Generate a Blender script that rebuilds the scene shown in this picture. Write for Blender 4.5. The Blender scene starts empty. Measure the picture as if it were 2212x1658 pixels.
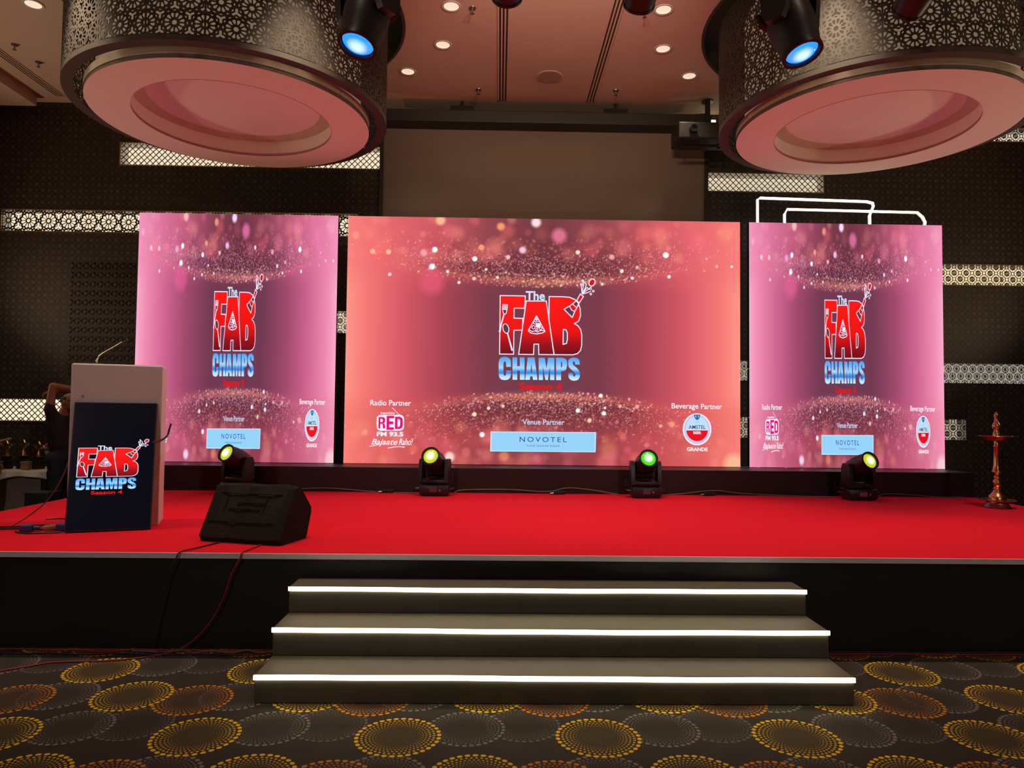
import bpy, bmesh, math, random
import numpy as np
from math import sin, cos, pi, radians as RAD, sqrt, hypot, atan2
from mathutils import Vector, Matrix
from mathutils.geometry import delaunay_2d_cdt

random.seed(7)
RNG = np.random.RandomState(11)
SC = bpy.context.scene
COL = SC.collection

# ------------------------------------------------------------------ camera
F_PX, YAW, PITCH, ROLL = 1538.28, .0178, .0395, .0111
cam = bpy.data.cameras.new('camera')
cam.sensor_fit = 'HORIZONTAL'
cam.sensor_width = 36.0
cam.lens = F_PX * 36.0 / 2212.0
cam.clip_start = .05
cam.clip_end = 100
cam_o = bpy.data.objects.new('camera', cam)
COL.objects.link(cam_o)
fw = Vector((sin(YAW) * cos(PITCH), cos(YAW) * cos(PITCH), sin(PITCH)))
rt = Vector((cos(YAW), -sin(YAW), 0))
up = rt.cross(fw)
r2 = cos(ROLL) * rt + sin(ROLL) * up
u2 = -sin(ROLL) * rt + cos(ROLL) * up
cam_o.matrix_world = Matrix(((r2.x, u2.x, -fw.x, 0), (r2.y, u2.y, -fw.y, 0), (r2.z, u2.z, -fw.z, 1.55), (0, 0, 0, 1)))
SC.camera = cam_o

# ------------------------------------------------------------------ world, light, exposure
SC.view_settings.view_transform = 'Standard'
SC.view_settings.look = 'None'
SC.view_settings.gamma = 1
SC.view_settings.use_curve_mapping = False
SC.view_settings.exposure = 0.0
SC.cycles.max_bounces = 6
SC.cycles.diffuse_bounces = 3
SC.cycles.glossy_bounces = 2
SC.cycles.transmission_bounces = 2
SC.cycles.caustics_reflective = False
SC.cycles.caustics_refractive = False
SCREEN_GAIN = 1.0          # brightness of the LED walls
wd = bpy.data.worlds.new('world')
SC.world = wd
wd.use_nodes = True
wd.node_tree.nodes['Background'].inputs[0].default_value = (.02, .017, .015, 1)
wd.node_tree.nodes['Background'].inputs[1].default_value = .25


def spot(loc, target, power, color, size=70, blend=.6, radius=.08):
    l = bpy.data.lights.new('spot', 'SPOT')
    l.energy = power
    l.color = color
    l.spot_size = RAD(size)
    l.spot_blend = blend
    l.shadow_soft_size = radius
    o = bpy.data.objects.new('spot', l)
    COL.objects.link(o)
    o.location = loc
    d = Vector(target) - Vector(loc)
    o.rotation_euler = d.to_track_quat('-Z', 'Y').to_euler()
    return o


# ceiling downlights over the stage and over the hall floor (those above the picture)
WARM = (1.0, .78, .56)
for hx in (-3.9, -1.6, .6, 2.8, 5.1):
    spot((hx, 6.0, 5.72), (hx, 6.15, .6), 350, WARM, 68, .8, .12)
for hx in (-4.5, -1.2, 2.2, 5.4):
    spot((hx, 2.6, 5.72), (hx, 2.4, 0), 50, WARM, 80, .8, .12)
for hx in (-4.5, .6, 5.4):
    spot((hx, -2.5, 5.72), (hx, -2.5, 0), 160, WARM, 110, .8, .12)
# added unseen spots behind the camera, brightening the lectern front and stage edge
for hx in (-3.5, 4.5):
    spot((hx, -5.0, 5.3), (hx * .9, 6.2, 1.3), 420, (1.0, .84, .80), 52, .9, .15)
# unseen fill spots near both side walls, added to brighten the ceiling
for sx, tx in ((-7.9, -1.5), (8.5, 2.6)):
    for hy in (1.0, 4.6, 8.2):
        spot((sx, hy, 2.5), (tx, hy + .3, 5.8), 150, (1.0, .70, .44), 118, .9, .15)
# extra unseen spots over the farther truss, put in to lift the ceiling centre
for hx in (.3, .9):
    spot((hx, 4.3, 5.02), (hx, 8.2, 5.8), 230, (1.0, .70, .48), 66, .9, .12)

# ------------------------------------------------------------------ materials
MATS = {}


def lin(c):
    return tuple(((x / 255.) / 12.92 if x / 255. <= .04045 else ((x / 255. + .055) / 1.055) ** 2.4) for x in c)


def new_mat(name):
    m = bpy.data.materials.new(name)
    m.use_nodes = True
    nt = m.node_tree
    return m, nt, nt.nodes['Principled BSDF']


def mat(name, col, rough=.6, metal=0., noise=0., nscale=20., bump=0., spec=None, coat=0.):
    """plain procedural surface: colour broken by noise, fine bump"""
    if name in MATS:
        return MATS[name]
    m, nt, b = new_mat(name)
    b.inputs['Roughness'].default_value = rough
    b.inputs['Metallic'].default_value = metal
    if spec is not None:
        b.inputs['Specular IOR Level'].default_value = spec
    b.inputs['Coat Weight'].default_value = coat
    tc = nt.nodes.new('ShaderNodeTexCoord')
    nz = nt.nodes.new('ShaderNodeTexNoise')
    nz.inputs['Scale'].default_value = nscale
    nz.inputs['Detail'].default_value = 3
    nt.links.new(tc.outputs['Object'], nz.inputs['Vector'])
    mx = nt.nodes.new('ShaderNodeMix')
    mx.data_type = 'RGBA'
    k = noise
    mx.inputs[6].default_value = (*[max(0, c * (1 - k)) for c in col], 1)
    mx.inputs[7].default_value = (*[min(1, c * (1 + k)) for c in col], 1)
    nt.links.new(nz.outputs['Fac'], mx.inputs[0])
    nt.links.new(mx.outputs[2], b.inputs['Base Color'])
    if bump:
        bp = nt.nodes.new('ShaderNodeBump')
        bp.inputs['Strength'].default_value = bump
        bp.inputs['Distance'].default_value = .01
        nt.links.new(nz.outputs['Fac'], bp.inputs['Height'])
        nt.links.new(bp.outputs[0], b.inputs['Normal'])
    MATS[name] = m
    return m


def emat(name, col, strength, base=(.8, .8, .8), rough=.4, sample=False):
    if name in MATS:
        return MATS[name]
    m, nt, b = new_mat(name)
    if not sample:
        m.cycles.emission_sampling = 'NONE'
    b.inputs['Base Color'].default_value = (*base, 1)
    b.inputs['Roughness'].default_value = rough
    b.inputs['Emission Color'].default_value = (*col, 1)
    b.inputs['Emission Strength'].default_value = strength
    MATS[name] = m
    return m


class NG:
    """tiny node-math helper"""

    def __init__(s, nt):
        s.nt = nt

    def m(s, op, a, b=None, c=None):
        n = s.nt.nodes.new('ShaderNodeMath')
        n.operation = op
        for i, x in enumerate((a, b, c)):
            if x is None:
                continue
            if isinstance(x, (int, float)):
                n.inputs[i].default_value = x
            else:
                s.nt.links.new(x, n.inputs[i])
        return n.outputs[0]

    def mix(s, f, a, b):
        n = s.nt.nodes.new('ShaderNodeMix')
        n.data_type = 'RGBA'
        for i, x in ((0, f), (6, a), (7, b)):
            if isinstance(x, (int, float)):
                n.inputs[i].default_value = x
            elif isinstance(x, tuple):
                n.inputs[i].default_value = (*x, 1)
            else:
                s.nt.links.new(x, n.inputs[i])
        return n.outputs[2]


def carpet_mat():
    m, nt, b = new_mat('ring_carpet')
    g = NG(nt)
    geo = nt.nodes.new('ShaderNodeNewGeometry')
    sep = nt.nodes.new('ShaderNodeSeparateXYZ')
    nt.links.new(geo.outputs['Position'], sep.inputs[0])
    X, Y = sep.outputs[0], sep.outputs[1]
    PX, PY, SH = .957, .855, .042
    nz = nt.nodes.new('ShaderNodeTexNoise')
    nz.inputs['Scale'].default_value = 420
    nz.inputs['Detail'].default_value = 2
    nt.links.new(geo.outputs['Position'], nz.inputs['Vector'])
    nz2 = nt.nodes.new('ShaderNodeTexNoise')
    nz2.inputs['Scale'].default_value = 9
    nz2.inputs['Detail'].default_value = 4
    nt.links.new(geo.outputs['Position'], nz2.inputs['Vector'])
    col = g.mix(nz.outputs['Fac'], (.010, .008, .0075), (.075, .066, .056))
    col = g.mix(g.m('MULTIPLY', nz2.outputs['Fac'], .45), col, (.030, .024, .022))
    YEL, ORA, GRY = (.80, .50, .010), (.58, .21, .018), (.19, .17, .175)
    circ = [((.60, .13), .19, GRY, .55), ((.32, .09), .195, GRY, 1), ((-.02, -.375), .2, GRY, 1), ((-.235, -.43), .205, ORA, 1),
            ((0, 0), .208, YEL, 1), ((.375, -.38), .208, YEL, 1)]
    for (cx, cy), R, c, strg in circ:
        yy = g.m('SUBTRACT', Y, 3.468 + cy)
        xx = g.m('SUBTRACT', X, -.463 + cx)
        # wrap rows first (sheared lattice), then columns
        row = g.m('ROUND', g.m('DIVIDE', yy, PY))
        yw = g.m('SUBTRACT', yy, g.m('MULTIPLY', row, PY))
        xs = g.m('SUBTRACT', xx, g.m('MULTIPLY', row, SH))
        xw = g.m('SUBTRACT', xs, g.m('MULTIPLY', g.m('ROUND', g.m('DIVIDE', xs, PX)), PX))
        r = g.m('SQRT', g.m('ADD', g.m('MULTIPLY', xw, xw), g.m('MULTIPLY', yw, yw)))
        th = g.m('DIVIDE', g.m('ARCTAN2', yw, xw), 2 * pi)
        rr = g.m('DIVIDE', r, R)
        # outer ring of large dots
        n1 = 34
        ft = g.m('SUBTRACT', g.m('FRACT', g.m('MULTIPLY', th, n1)), .5)
        dx = g.m('DIVIDE', ft, .36)
        dy = g.m('DIVIDE', g.m('SUBTRACT', rr, .94), .050)
        d1 = g.m('ADD', g.m('MULTIPLY', dx, dx), g.m('MULTIPLY', dy, dy))
        m1 = g.m('LESS_THAN', d1, 1.0)
        # inner rings of ever smaller dots
        lr = g.m('DIVIDE', g.m('LOGARITHM', g.m('MAXIMUM', g.m('DIVIDE', rr, .875), .02), 2.718281828), math.log(.885))
        k = g.m('FLOOR', lr)
        fr = g.m('SUBTRACT', g.m('SUBTRACT', lr, k), .5)
        ft2 = g.m('SUBTRACT', g.m('FRACT', g.m('ADD', g.m('MULTIPLY', th, 47), g.m('MULTIPLY', k, .5))), .5)
        ex = g.m('DIVIDE', ft2, .29)
        ey = g.m('DIVIDE', fr, .31)
        d2 = g.m('ADD', g.m('MULTIPLY', ex, ex), g.m('MULTIPLY', ey, ey))
        m2 = g.m('MULTIPLY', g.m('LESS_THAN', d2, 1.0), g.m('GREATER_THAN', lr, 0.0))
        m2 = g.m('MULTIPLY', m2, g.m('MINIMUM', 1.0, g.m('MAXIMUM', .12, g.m('MULTIPLY', g.m('SUBTRACT', rr, .38), 1.6))))
        inside = g.m('LESS_THAN', rr, 1.0)
        # plain ground inside the ring so overlapping rings hide one another
        col = g.mix(g.m('MULTIPLY', inside, .75 * strg), col, g.mix(nz.outputs['Fac'], (.012, .009, .008), (.07, .06, .05)))
        msk = g.m('MULTIPLY', g.m('MULTIPLY', g.m('MAXIMUM', m1, m2), inside), strg)
        msk = g.m('MULTIPLY', msk, g.m('ADD', .7, g.m('MULTIPLY', nz.outputs['Fac'], .5)))
        msk = g.m('MINIMUM', msk, 1.0)
        col = g.mix(msk, col, c)
    nt.links.new(col, b.inputs['Base Color'])
    b.inputs['Roughness'].default_value = .95
    b.inputs['Specular IOR Level'].default_value = .1
    bp = nt.nodes.new('ShaderNodeBump')
    bp.inputs['Strength'].default_value = .35
    bp.inputs['Distance'].default_value = .004
    nt.links.new(nz.outputs['Fac'], bp.inputs['Height'])
    nt.links.new(bp.outputs[0], b.inputs['Normal'])
    return m


def wall_mat():
    """dark bronze wall cladding with a small pressed pattern of squares and dots"""
    m, nt, b = new_mat('patterned_dark_wall')
    g = NG(nt)
    geo = nt.nodes.new('ShaderNodeNewGeometry')
    sep = nt.nodes.new('ShaderNodeSeparateXYZ')
    nt.links.new(geo.outputs['Position'], sep.inputs[0])
    X, Z = g.m('ADD', sep.outputs[0], sep.outputs[1]), sep.outputs[2]
    P = .172

    def cell(ox, oz):
        fx = g.m('ABSOLUTE', g.m('SUBTRACT', g.m('FRACT', g.m('ADD', g.m('DIVIDE', X, P), ox)), .5))
        fz = g.m('ABSOLUTE', g.m('SUBTRACT', g.m('FRACT', g.m('ADD', g.m('DIVIDE', Z, P), oz)), .5))
        return fx, fz
    msk = None
    for ox, oz, sq, h in ((0, 0, 1, .13), (.5, .5, 1, .13), (.5, 0, 0, .10), (0, .5, 0, .10), (.25, .25, 0, .05), (.75, .25, 0, .05), (.25, .75, 0, .05), (.75, .75, 0, .05)):
        fx, fz = cell(ox, oz)
        if sq:
            d = g.m('MAXIMUM', fx, fz)
        else:
            d = g.m('SQRT', g.m('ADD', g.m('MULTIPLY', fx, fx), g.m('MULTIPLY', fz, fz)))
        k = g.m('LESS_THAN', d, h)
        msk = k if msk is None else g.m('MAXIMUM', msk, k)
    nz = nt.nodes.new('ShaderNodeTexNoise')
    nz.inputs['Scale'].default_value = 1.3
    nt.links.new(geo.outputs['Position'], nz.inputs['Vector'])
    msk = g.m('MULTIPLY', msk, g.m('MULTIPLY', nz.outputs['Fac'], 1.3))
    col = g.mix(msk, (.030, .020, .014), (.090, .066, .046))
    nt.links.new(col, b.inputs['Base Color'])
    b.inputs['Roughness'].default_value = .55
    bp = nt.nodes.new('ShaderNodeBump')
    bp.inputs['Strength'].default_value = .3
    bp.inputs['Distance'].default_value = .004
    nt.links.new(msk, bp.inputs['Height'])
    nt.links.new(bp.outputs[0], b.inputs['Normal'])
    return m


def attr_emit(name, attr, gain):
    m, nt, b = new_mat(name)
    m.cycles.emission_sampling = 'NONE'
    a = nt.nodes.new('ShaderNodeAttribute')
    a.attribute_name = attr
    nt.links.new(a.outputs['Color'], b.inputs['Emission Color'])
    b.inputs['Emission Strength'].default_value = gain
    b.inputs['Base Color'].default_value = (.01, .01, .01, 1)
    b.inputs['Roughness'].default_value = .6
    b.inputs['Specular IOR Level'].default_value = .2
    return m


def ramp_emit(name, z0, z1, stops, gain):
    """lettering on the displays: printed vertical gradient"""
    m, nt, b = new_mat(name)
    m.cycles.emission_sampling = 'NONE'
    tc = nt.nodes.new('ShaderNodeTexCoord')
    sep = nt.nodes.new('ShaderNodeSeparateXYZ')
    nt.links.new(tc.outputs['Object'], sep.inputs[0])
    mr = nt.nodes.new('ShaderNodeMapRange')
    mr.inputs[1].default_value = z0
    mr.inputs[2].default_value = z1
    nt.links.new(sep.outputs[2], mr.inputs[0])
    rp = nt.nodes.new('ShaderNodeValToRGB')
    cr = rp.color_ramp
    while len(cr.elements) < len(stops):
        cr.elements.new(.5)
    for e, (p, c) in zip(cr.elements, stops):
        e.position = p
        e.color = (*lin(c), 1)
    nt.links.new(mr.outputs[0], rp.inputs[0])
    nt.links.new(rp.outputs[0], b.inputs['Emission Color'])
    b.inputs['Emission Strength'].default_value = gain
    b.inputs['Base Color'].default_value = (.01, .01, .01, 1)
    b.inputs['Roughness'].default_value = .6
    return m


M_BLACK = mat('black_plastic', (.012, .012, .014), .45, 0, .3, 60, .1)
M_BLACKM = mat('black_metal', (.015, .015, .016), .35, .3, .3, 80)
M_GREYM = mat('grey_metal', (.35, .34, .36), .35, .9, .15, 30)
M_SILVER = mat('silver_trim', (.70, .67, .78), .4, .2, .1, 40)
M_WHITE = mat('white_laminate', (.72, .70, .70), .45, 0, .05, 6, .02)
M_FASCIA = mat('black_stage_fascia', (.010, .009, .010), .45, 0, .35, 3, .15)
M_STEP = mat('black_step_vinyl', (.085, .075, .055), .6, 0, .25, 8, .12)
M_BRASS = mat('aged_brass', (.60, .33, .16), .28, 1.0, .2, 25, .05)
M_GOLD = mat('gold_metal', (.85, .55, .15), .25, 1.0, .1, 25)
M_FABRIC = mat('black_fabric_cover', (.020, .017, .014), .95, 0, .4, 45, .5, .1)
M_CLOTH = mat('white_tablecloth', (.62, .56, .48), .85, 0, .08, 12, .1)
M_BRONZE = mat('dark_bronze_lattice', (.035, .024, .017), .55, .2, .3, 30)
M_OPAL = mat('opal_fabric', (.90, .80, .74), .7, 0, .03, 5)
M_CEIL = mat('painted_ceiling', (.62, .49, .40), .8, 0, .05, .8, .02)
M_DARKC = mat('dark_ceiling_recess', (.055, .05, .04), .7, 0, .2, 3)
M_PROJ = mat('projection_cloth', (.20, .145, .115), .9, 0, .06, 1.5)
M_CARD = mat('tan_cardboard', (.30, .19, .10), .8, 0, .15, 20)
M_BLUE = mat('blue_plastic', (.03, .05, .22), .4, 0, .2, 30)
M_REDC = mat('red_cable', (.30, .012, .02), .5, 0, .2, 30)
M_DARKC2 = mat('dark_cable', (.02, .017, .02), .5, 0, .2, 30)
M_GREYC = mat('grey_cable', (.16, .13, .10), .5, 0, .2, 30)
M_SKIN = mat('brown_skin', (.26, .115, .06), .55, 0, .12, 25)
M_SHIRT = mat('black_shirt', (.012, .012, .014), .9, 0, .3, 40, .3)
M_TROUS = mat('dark_navy_trousers', (.010, .012, .024), .9, 0, .3, 40, .3)
M_HAIR = mat('black_hair', (.010, .008, .007), .7, 0, .4, 90, .6)
M_RED = mat('red_carpet', (.74, .004, .012), .95, 0, .10, 160, .3, .1)
_b = M_RED.node_tree.nodes['Principled BSDF']
_b.inputs['Sheen Weight'].default_value = .4
_b.inputs['Sheen Roughness'].default_value = .3
_b.inputs['Sheen Tint'].default_value = (1, .18, .45, 1)
M_FRAME = mat('brass_trim', (.55, .38, .16), .35, .9, .1, 20)
M_WALL = wall_mat()
M_CARPET = carpet_mat()
M_LED = emat('white_led_strip', (1, .86, .55), 11.0, sample=True)
M_NEON = emat('white_neon', (1, .90, .72), 5.0, sample=True)


# ------------------------------------------------------------------ mesh helpers
class MB:
    def __init__(s):
        s.v, s.f, s.mi, s.cur = [], [], [], 0

    def add(s, vs, fs):
        o = len(s.v)
        s.v += [tuple(map(float, v)) for v in vs]
        s.f += [tuple(i + o for i in f) for f in fs]
        s.mi += [s.cur] * len(fs)
        return s

    def box(s, x0, x1, y0, y1, z0, z1):
        return s.add([(x0, y0, z0), (x1, y0, z0), (x1, y1, z0), (x0, y1, z0), (x0, y0, z1), (x1, y0, z1), (x1, y1, z1), (x0, y1, z1)],
                     [(3, 2, 1, 0), (4, 5, 6, 7), (0, 1, 5, 4), (1, 2, 6, 5), (2, 3, 7, 6), (3, 0, 4, 7)])

    def bbox(s, x0, x1, y0, y1, z0, z1, b=.01):
        """box with chamfered edges"""
        bm = bmesh.new()
        bmesh.ops.create_cube(bm, size=1)
        for v in bm.verts:
            v.co = ((x0 + x1) / 2 + v.co.x * (x1 - x0), (y0 + y1) / 2 + v.co.y * (y1 - y0), (z0 + z1) / 2 + v.co.z * (z1 - z0))
        bmesh.ops.bevel(bm, geom=bm.edges[:], offset=b, segments=2, affect='EDGES', profile=.5)
        return s.bm(bm)

    def bm(s, bm):
        bm.verts.index_update()
        s.add([v.co[:] for v in bm.verts], [tuple(v.index for v in f.verts) for f in bm.faces])
        bm.free()
        return s

    def prism(s, poly, axis, a, b):
        """extrude a 2-D polygon along an axis"""
        n = len(poly)

        def P(u, w, t):
            return {'x': (t, u, w), 'y': (u, t, w), 'z': (u, w, t)}[axis]
        vs = [P(u, w, a) for u, w in poly] + [P(u, w, b) for u, w in poly]
        fs = [tuple(range(n)), tuple(range(2 * n - 1, n - 1, -1))]
        fs += [(i, i + n, (i + 1) % n + n, (i + 1) % n) for i in range(n)]
        return s.add(vs, fs)

    def lathe(s, prof, n=32, c=(0, 0, 0), cap=True, M=None):
        vs, fs = [], []
        for r, z in prof:
            for k in range(n):
                a = 2 * pi * k / n
                v = Vector((r * cos(a), r * sin(a), z))
                if M is not None:
                    v = M @ v
                vs.append((v.x + c[0], v.y + c[1], v.z + c[2]))
        m = len(prof)
        for j in range(m - 1):
            for k in range(n):
                k2 = (k + 1) % n
                fs.append((j * n + k, j * n + k2, (j + 1) * n + k2, (j + 1) * n + k))
        if cap:
            fs.append(tuple(range(n - 1, -1, -1)))
            fs.append(tuple((m - 1) * n + k for k in range(n)))
        return s.add(vs, fs)

    def tube(s, pts, r, n=6, smooth=True, closed=False):
        P = [Vector(p) for p in pts]
        if smooth and len(P) > 2:
            Q = []
            for i in range(len(P) - 1):
                p0, p1, p2, p3 = P[max(i - 1, 0)], P[i], P[i + 1], P[min(i + 2, len(P) - 1)]
                for t in np.linspace(0, 1, 6)[:-1]:
                    Q.append(.5 * ((2 * p1) + (p2 - p0) * t + (2 * p0 - 5 * p1 + 4 * p2 - p3) * t * t + (3 * p1 - p0 - 3 * p2 + p3) * t ** 3))
            Q.append(P[-1])
            P = Q
        vs, fs = [], []
        m = len(P)
        ref = Vector((.13, .37, .92))
        for i, p in enumerate(P):
            if closed:
                t = P[(i + 1) % m] - P[i - 1]
            else:
                t = P[min(i + 1, m - 1)] - P[max(i - 1, 0)]
            t.normalize()
            a = t.cross(ref)
            if a.length < .05:
                a = t.cross(Vector((1, 0, 0)))
            a.normalize()
            b = t.cross(a)
            rr = r[min(i, len(r) - 1)] if isinstance(r, (list, tuple)) else r
            for k in range(n):
                q = p + a * (rr * cos(2 * pi * k / n)) + b * (rr * sin(2 * pi * k / n))
                vs.append(q[:])
        last = m if closed else m - 1
        for i in range(last):
            j = (i + 1) % m
            for k in range(n):
                fs.append((i * n + k, i * n + (k + 1) % n, j * n + (k + 1) % n, j * n + k))
        if not closed:
            fs.append(tuple(range(n - 1, -1, -1)))
            fs.append(tuple((m - 1) * n + k for k in range(n)))
        return s.add(vs, fs)

    def sphere(s, c, r, seg=12, rings=8):
        rx, ry, rz = r if isinstance(r, tuple) else (r, r, r)
        bm = bmesh.new()
        bmesh.ops.create_uvsphere(bm, u_segments=seg, v_segments=rings, radius=1)
        for v in bm.verts:
            v.co = (c[0] + v.co.x * rx, c[1] + v.co.y * ry, c[2] + v.co.z * rz)
        return s.bm(bm)

    def xf(s, M):
        s.v = [tuple(M @ Vector(v)) for v in s.v]
        return s

    def mesh(s, name, mats, smooth=False):
        me = bpy.data.meshes.new(name)
        me.from_pydata(s.v, [], s.f)
        for m in (mats if isinstance(mats, (list, tuple)) else [mats]):
            me.materials.append(m)
        if len(me.materials) > 1:
            me.polygons.foreach_set('material_index', s.mi)
        if smooth:
            me.shade_smooth()
            try:
                me.set_sharp_from_angle(angle=RAD(38))
            except Exception:
                pass
        me.update()
        return me

    def build(s, name, mats, parent=None, smooth=False, loc=None):
        return link(name, s.mesh(name, mats, smooth), parent, loc)


def link(name, me, parent=None, loc=None):
    o = bpy.data.objects.new(name, me)
    COL.objects.link(o)
    if parent:
        o.parent = parent
    if loc:
        o.location = loc
    return o


def tag(o, label=None, cat=None, group=None, kind=None):
    if label:
        o['label'] = label
    if cat:
        o['category'] = cat
    if group:
        o['group'] = group
    if kind:
        o['kind'] = kind
    return o


def thing(name, loc, label, cat, rot=(0, 0, 0), group=None):
    o = link(name, None, None, loc)
    o.rotation_euler = rot
    o.empty_display_size = .1
    return tag(o, label, cat, group)


def pip(x, y, poly):
    c = False
    n = len(poly)
    j = n - 1
    for i in range(n):
        xi, yi = poly[i]
        xj, yj = poly[j]
        if (yi > y) != (yj > y) and x < (xj - xi) * (y - yi) / (yj - yi) + xi:
            c = not c
        j = i
    return c


def fill(loops):
    """triangulate polygons with even-odd holes -> verts2d, tris"""
    vs, es = [], []
    for lp in loops:
        o = len(vs)
        vs += [Vector(p) for p in lp]
        es += [(o + i, o + (i + 1) % len(lp)) for i in range(len(lp))]
    V, E, Fc, *_ = delaunay_2d_cdt(vs, es, [], 0, 1e-6)
    bb = [(min(p[0] for p in l), max(p[0] for p in l), min(p[1] for p in l), max(p[1] for p in l)) for l in loops]
    out = []
    for f in Fc:
        x = sum(V[i][0] for i in f) / len(f)
        y = sum(V[i][1] for i in f) / len(f)
        c = 0
        for l, b in zip(loops, bb):
            if b[0] <= x <= b[1] and b[2] <= y <= b[3] and pip(x, y, l):
                c ^= 1
        if c:
            out.append(tuple(f))
    return [(v[0], v[1]) for v in V], out


def clip_poly(poly, x0, x1, y0, y1):
    def cut(P, ins, inter):
        R = []
        for i in range(len(P)):
            a, b = P[i - 1], P[i]
            if ins(b):
                if not ins(a):
                    R.append(inter(a, b))
                R.append(b)
            elif ins(a):
                R.append(inter(a, b))
        return R

    def ix(c):
        return lambda a, b: (c, a[1] + (b[1] - a[1]) * (c - a[0]) / (b[0] - a[0]))

    def iy(c):
        return lambda a, b: (a[0] + (b[0] - a[0]) * (c - a[1]) / (b[1] - a[1]), c)
    for ins, it in ((lambda p: p[0] >= x0, ix(x0)), (lambda p: p[0] <= x1, ix(x1)), (lambda p: p[1] >= y0, iy(y0)), (lambda p: p[1] <= y1, iy(y1))):
        poly = cut(poly, ins, it)
        if len(poly) < 3:
            return None
    return poly


def sheet(V, T, thick, mapf):
    """cut sheet of real thickness; mapf(x, y, depth) -> 3-D"""
    n = len(V)
    mb = MB()
    vs = [mapf(x, y, 0) for x, y in V] + [mapf(x, y, thick) for x, y in V]
    fs = []
    cnt = {}
    for t in T:
        fs.append(tuple(t))
        fs.append(tuple(i + n for i in reversed(t)))
        for i in range(len(t)):
            a, b = t[i], t[(i + 1) % len(t)]
            cnt[(a, b)] = 1
    for (a, b) in list(cnt):
        if (b, a) not in cnt:
            fs.append((b, a, a + n, b + n))
    return mb.add(vs, fs)


# ------------------------------------------------------------------ setting
YW, ZC = 9.9, 5.8            # back wall, ceiling
XL, XR, YB = -8.2, 8.8, -6.0
tag(MB().box(XL, XR, YB, YW + .3, -.1, 0).build('floor', M_CARPET), kind='structure')

DRUMS = [(-2.845, 7.53), (3.97, 7.46)]
R_SHELL, R_REC = 1.58, 1.745
bm = bmesh.new()
edges = []
rect = [bm.verts.new(p) for p in ((XL, YB, ZC), (XR, YB, ZC), (XR, YW + .3, ZC), (XL, YW + .3, ZC))]
edges += [bm.edges.new((rect[i], rect[(i + 1) % 4])) for i in range(4)]
for cx, cy in DRUMS:
    lp = [bm.verts.new((cx + R_REC * cos(2 * pi * k / 64), cy + R_REC * sin(2 * pi * k / 64), ZC)) for k in range(64)]
    edges += [bm.edges.new((lp[i], lp[(i + 1) % 64])) for i in range(64)]
bmesh.ops.triangle_fill(bm, use_beauty=True, edges=edges)
for f in bm.faces:
    if f.normal.z > 0:
        f.normal_flip()
me = bpy.data.meshes.new('ceiling')
bm.to_mesh(me)
bm.free()
me.materials.append(M_CEIL)
ceiling = tag(link('ceiling', me), kind='structure')
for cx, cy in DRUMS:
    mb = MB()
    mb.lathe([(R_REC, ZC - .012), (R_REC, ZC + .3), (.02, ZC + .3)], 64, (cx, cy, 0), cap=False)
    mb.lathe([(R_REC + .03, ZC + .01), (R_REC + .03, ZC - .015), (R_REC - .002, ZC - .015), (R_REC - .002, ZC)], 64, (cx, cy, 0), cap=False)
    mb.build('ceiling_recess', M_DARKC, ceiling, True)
# lowered bulkhead along the left side
MB().box(XL, -6.37, YB, 9.70, 5.66, ZC + .02).build('bulkhead', M_CEIL, ceiling)

tag(MB().box(XL - .2, XL, YB, YW + .3, 0, ZC).build('wall_left', M_WALL), kind='structure')
tag(MB().box(XR, XR + .2, YB, YW + .3, 0, ZC).build('wall_right', M_WALL), kind='structure')
tag(MB().box(XL - .2, XR + .2, YB - .2, YB, 0, ZC).build('wall_rear', M_WALL), kind='structure')

# back wall with openings for the backlit lattice niches
NICHES = [  # x0, x1, z0, z1, pattern, glow, label
    (-6.92, -2.02, 3.985, 4.28, 'rosette', .80, 'long backlit wall niche with twelve-petal rosette grille behind the left LED screen top'),
    (-5.316, -1.715, 4.936, 5.24, 'diamond', .80, 'backlit diamond-mesh wall niche partly hidden by the left ceiling drum'),
    (-7.6, -4.5, 1.36, 1.655, 'diamond', .95, 'backlit diamond-mesh wall niche behind the man and trophy table'),
    (-3.0, -1.8, 2.622, 2.924, 'star', .70, 'backlit star-grille wall niche seen in the gap left of the centre screen'),
    (2.908, 4.557, 4.706, 4.957, 'diamond', .62, 'backlit diamond-mesh wall niche above the white neon frames'),
    (6.0, 8.2, 3.42, 3.706, 'star', .82, 'golden backlit star-grille wall niche right of the right LED screen'),
    (3.2, 8.3, 2.027, 2.306, 'flower', .30, 'dim grey flower-grille wall niche right of the right LED screen'),
    (3.2, 6.56, 1.228, 1.517, 'star', .34, 'dim star-grille wall niche ending beside the brass oil lamp'),
    (7.0, 8.5, 5.49, 5.68, 'star', .70, 'backlit wall niche at the top right behind the right ceiling drum'),
]
xs = sorted({XL, XR, *[n[0] for n in NICHES], *[n[1] for n in NICHES]})
zs = sorted({0, ZC, *[n[2] for n in NICHES], *[n[3] for n in NICHES]})
mb = MB()
for i in range(len(xs) - 1):
    for j in range(len(zs) - 1):
        cx, cz = (xs[i] + xs[i + 1]) / 2, (zs[j] + zs[j + 1]) / 2
        if any(n[0] < cx < n[1] and n[2] < cz < n[3] for n in NICHES):
            continue
        mb.add([(xs[i], YW, zs[j]), (xs[i + 1], YW, zs[j]), (xs[i + 1], YW, zs[j + 1]), (xs[i], YW, zs[j + 1])], [(0, 1, 2, 3)])
mb.box(XL, XR, YW + .26, YW + .3, 0, ZC)
wall_back = tag(mb.build('wall_back', M_WALL), kind='structure')


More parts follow.
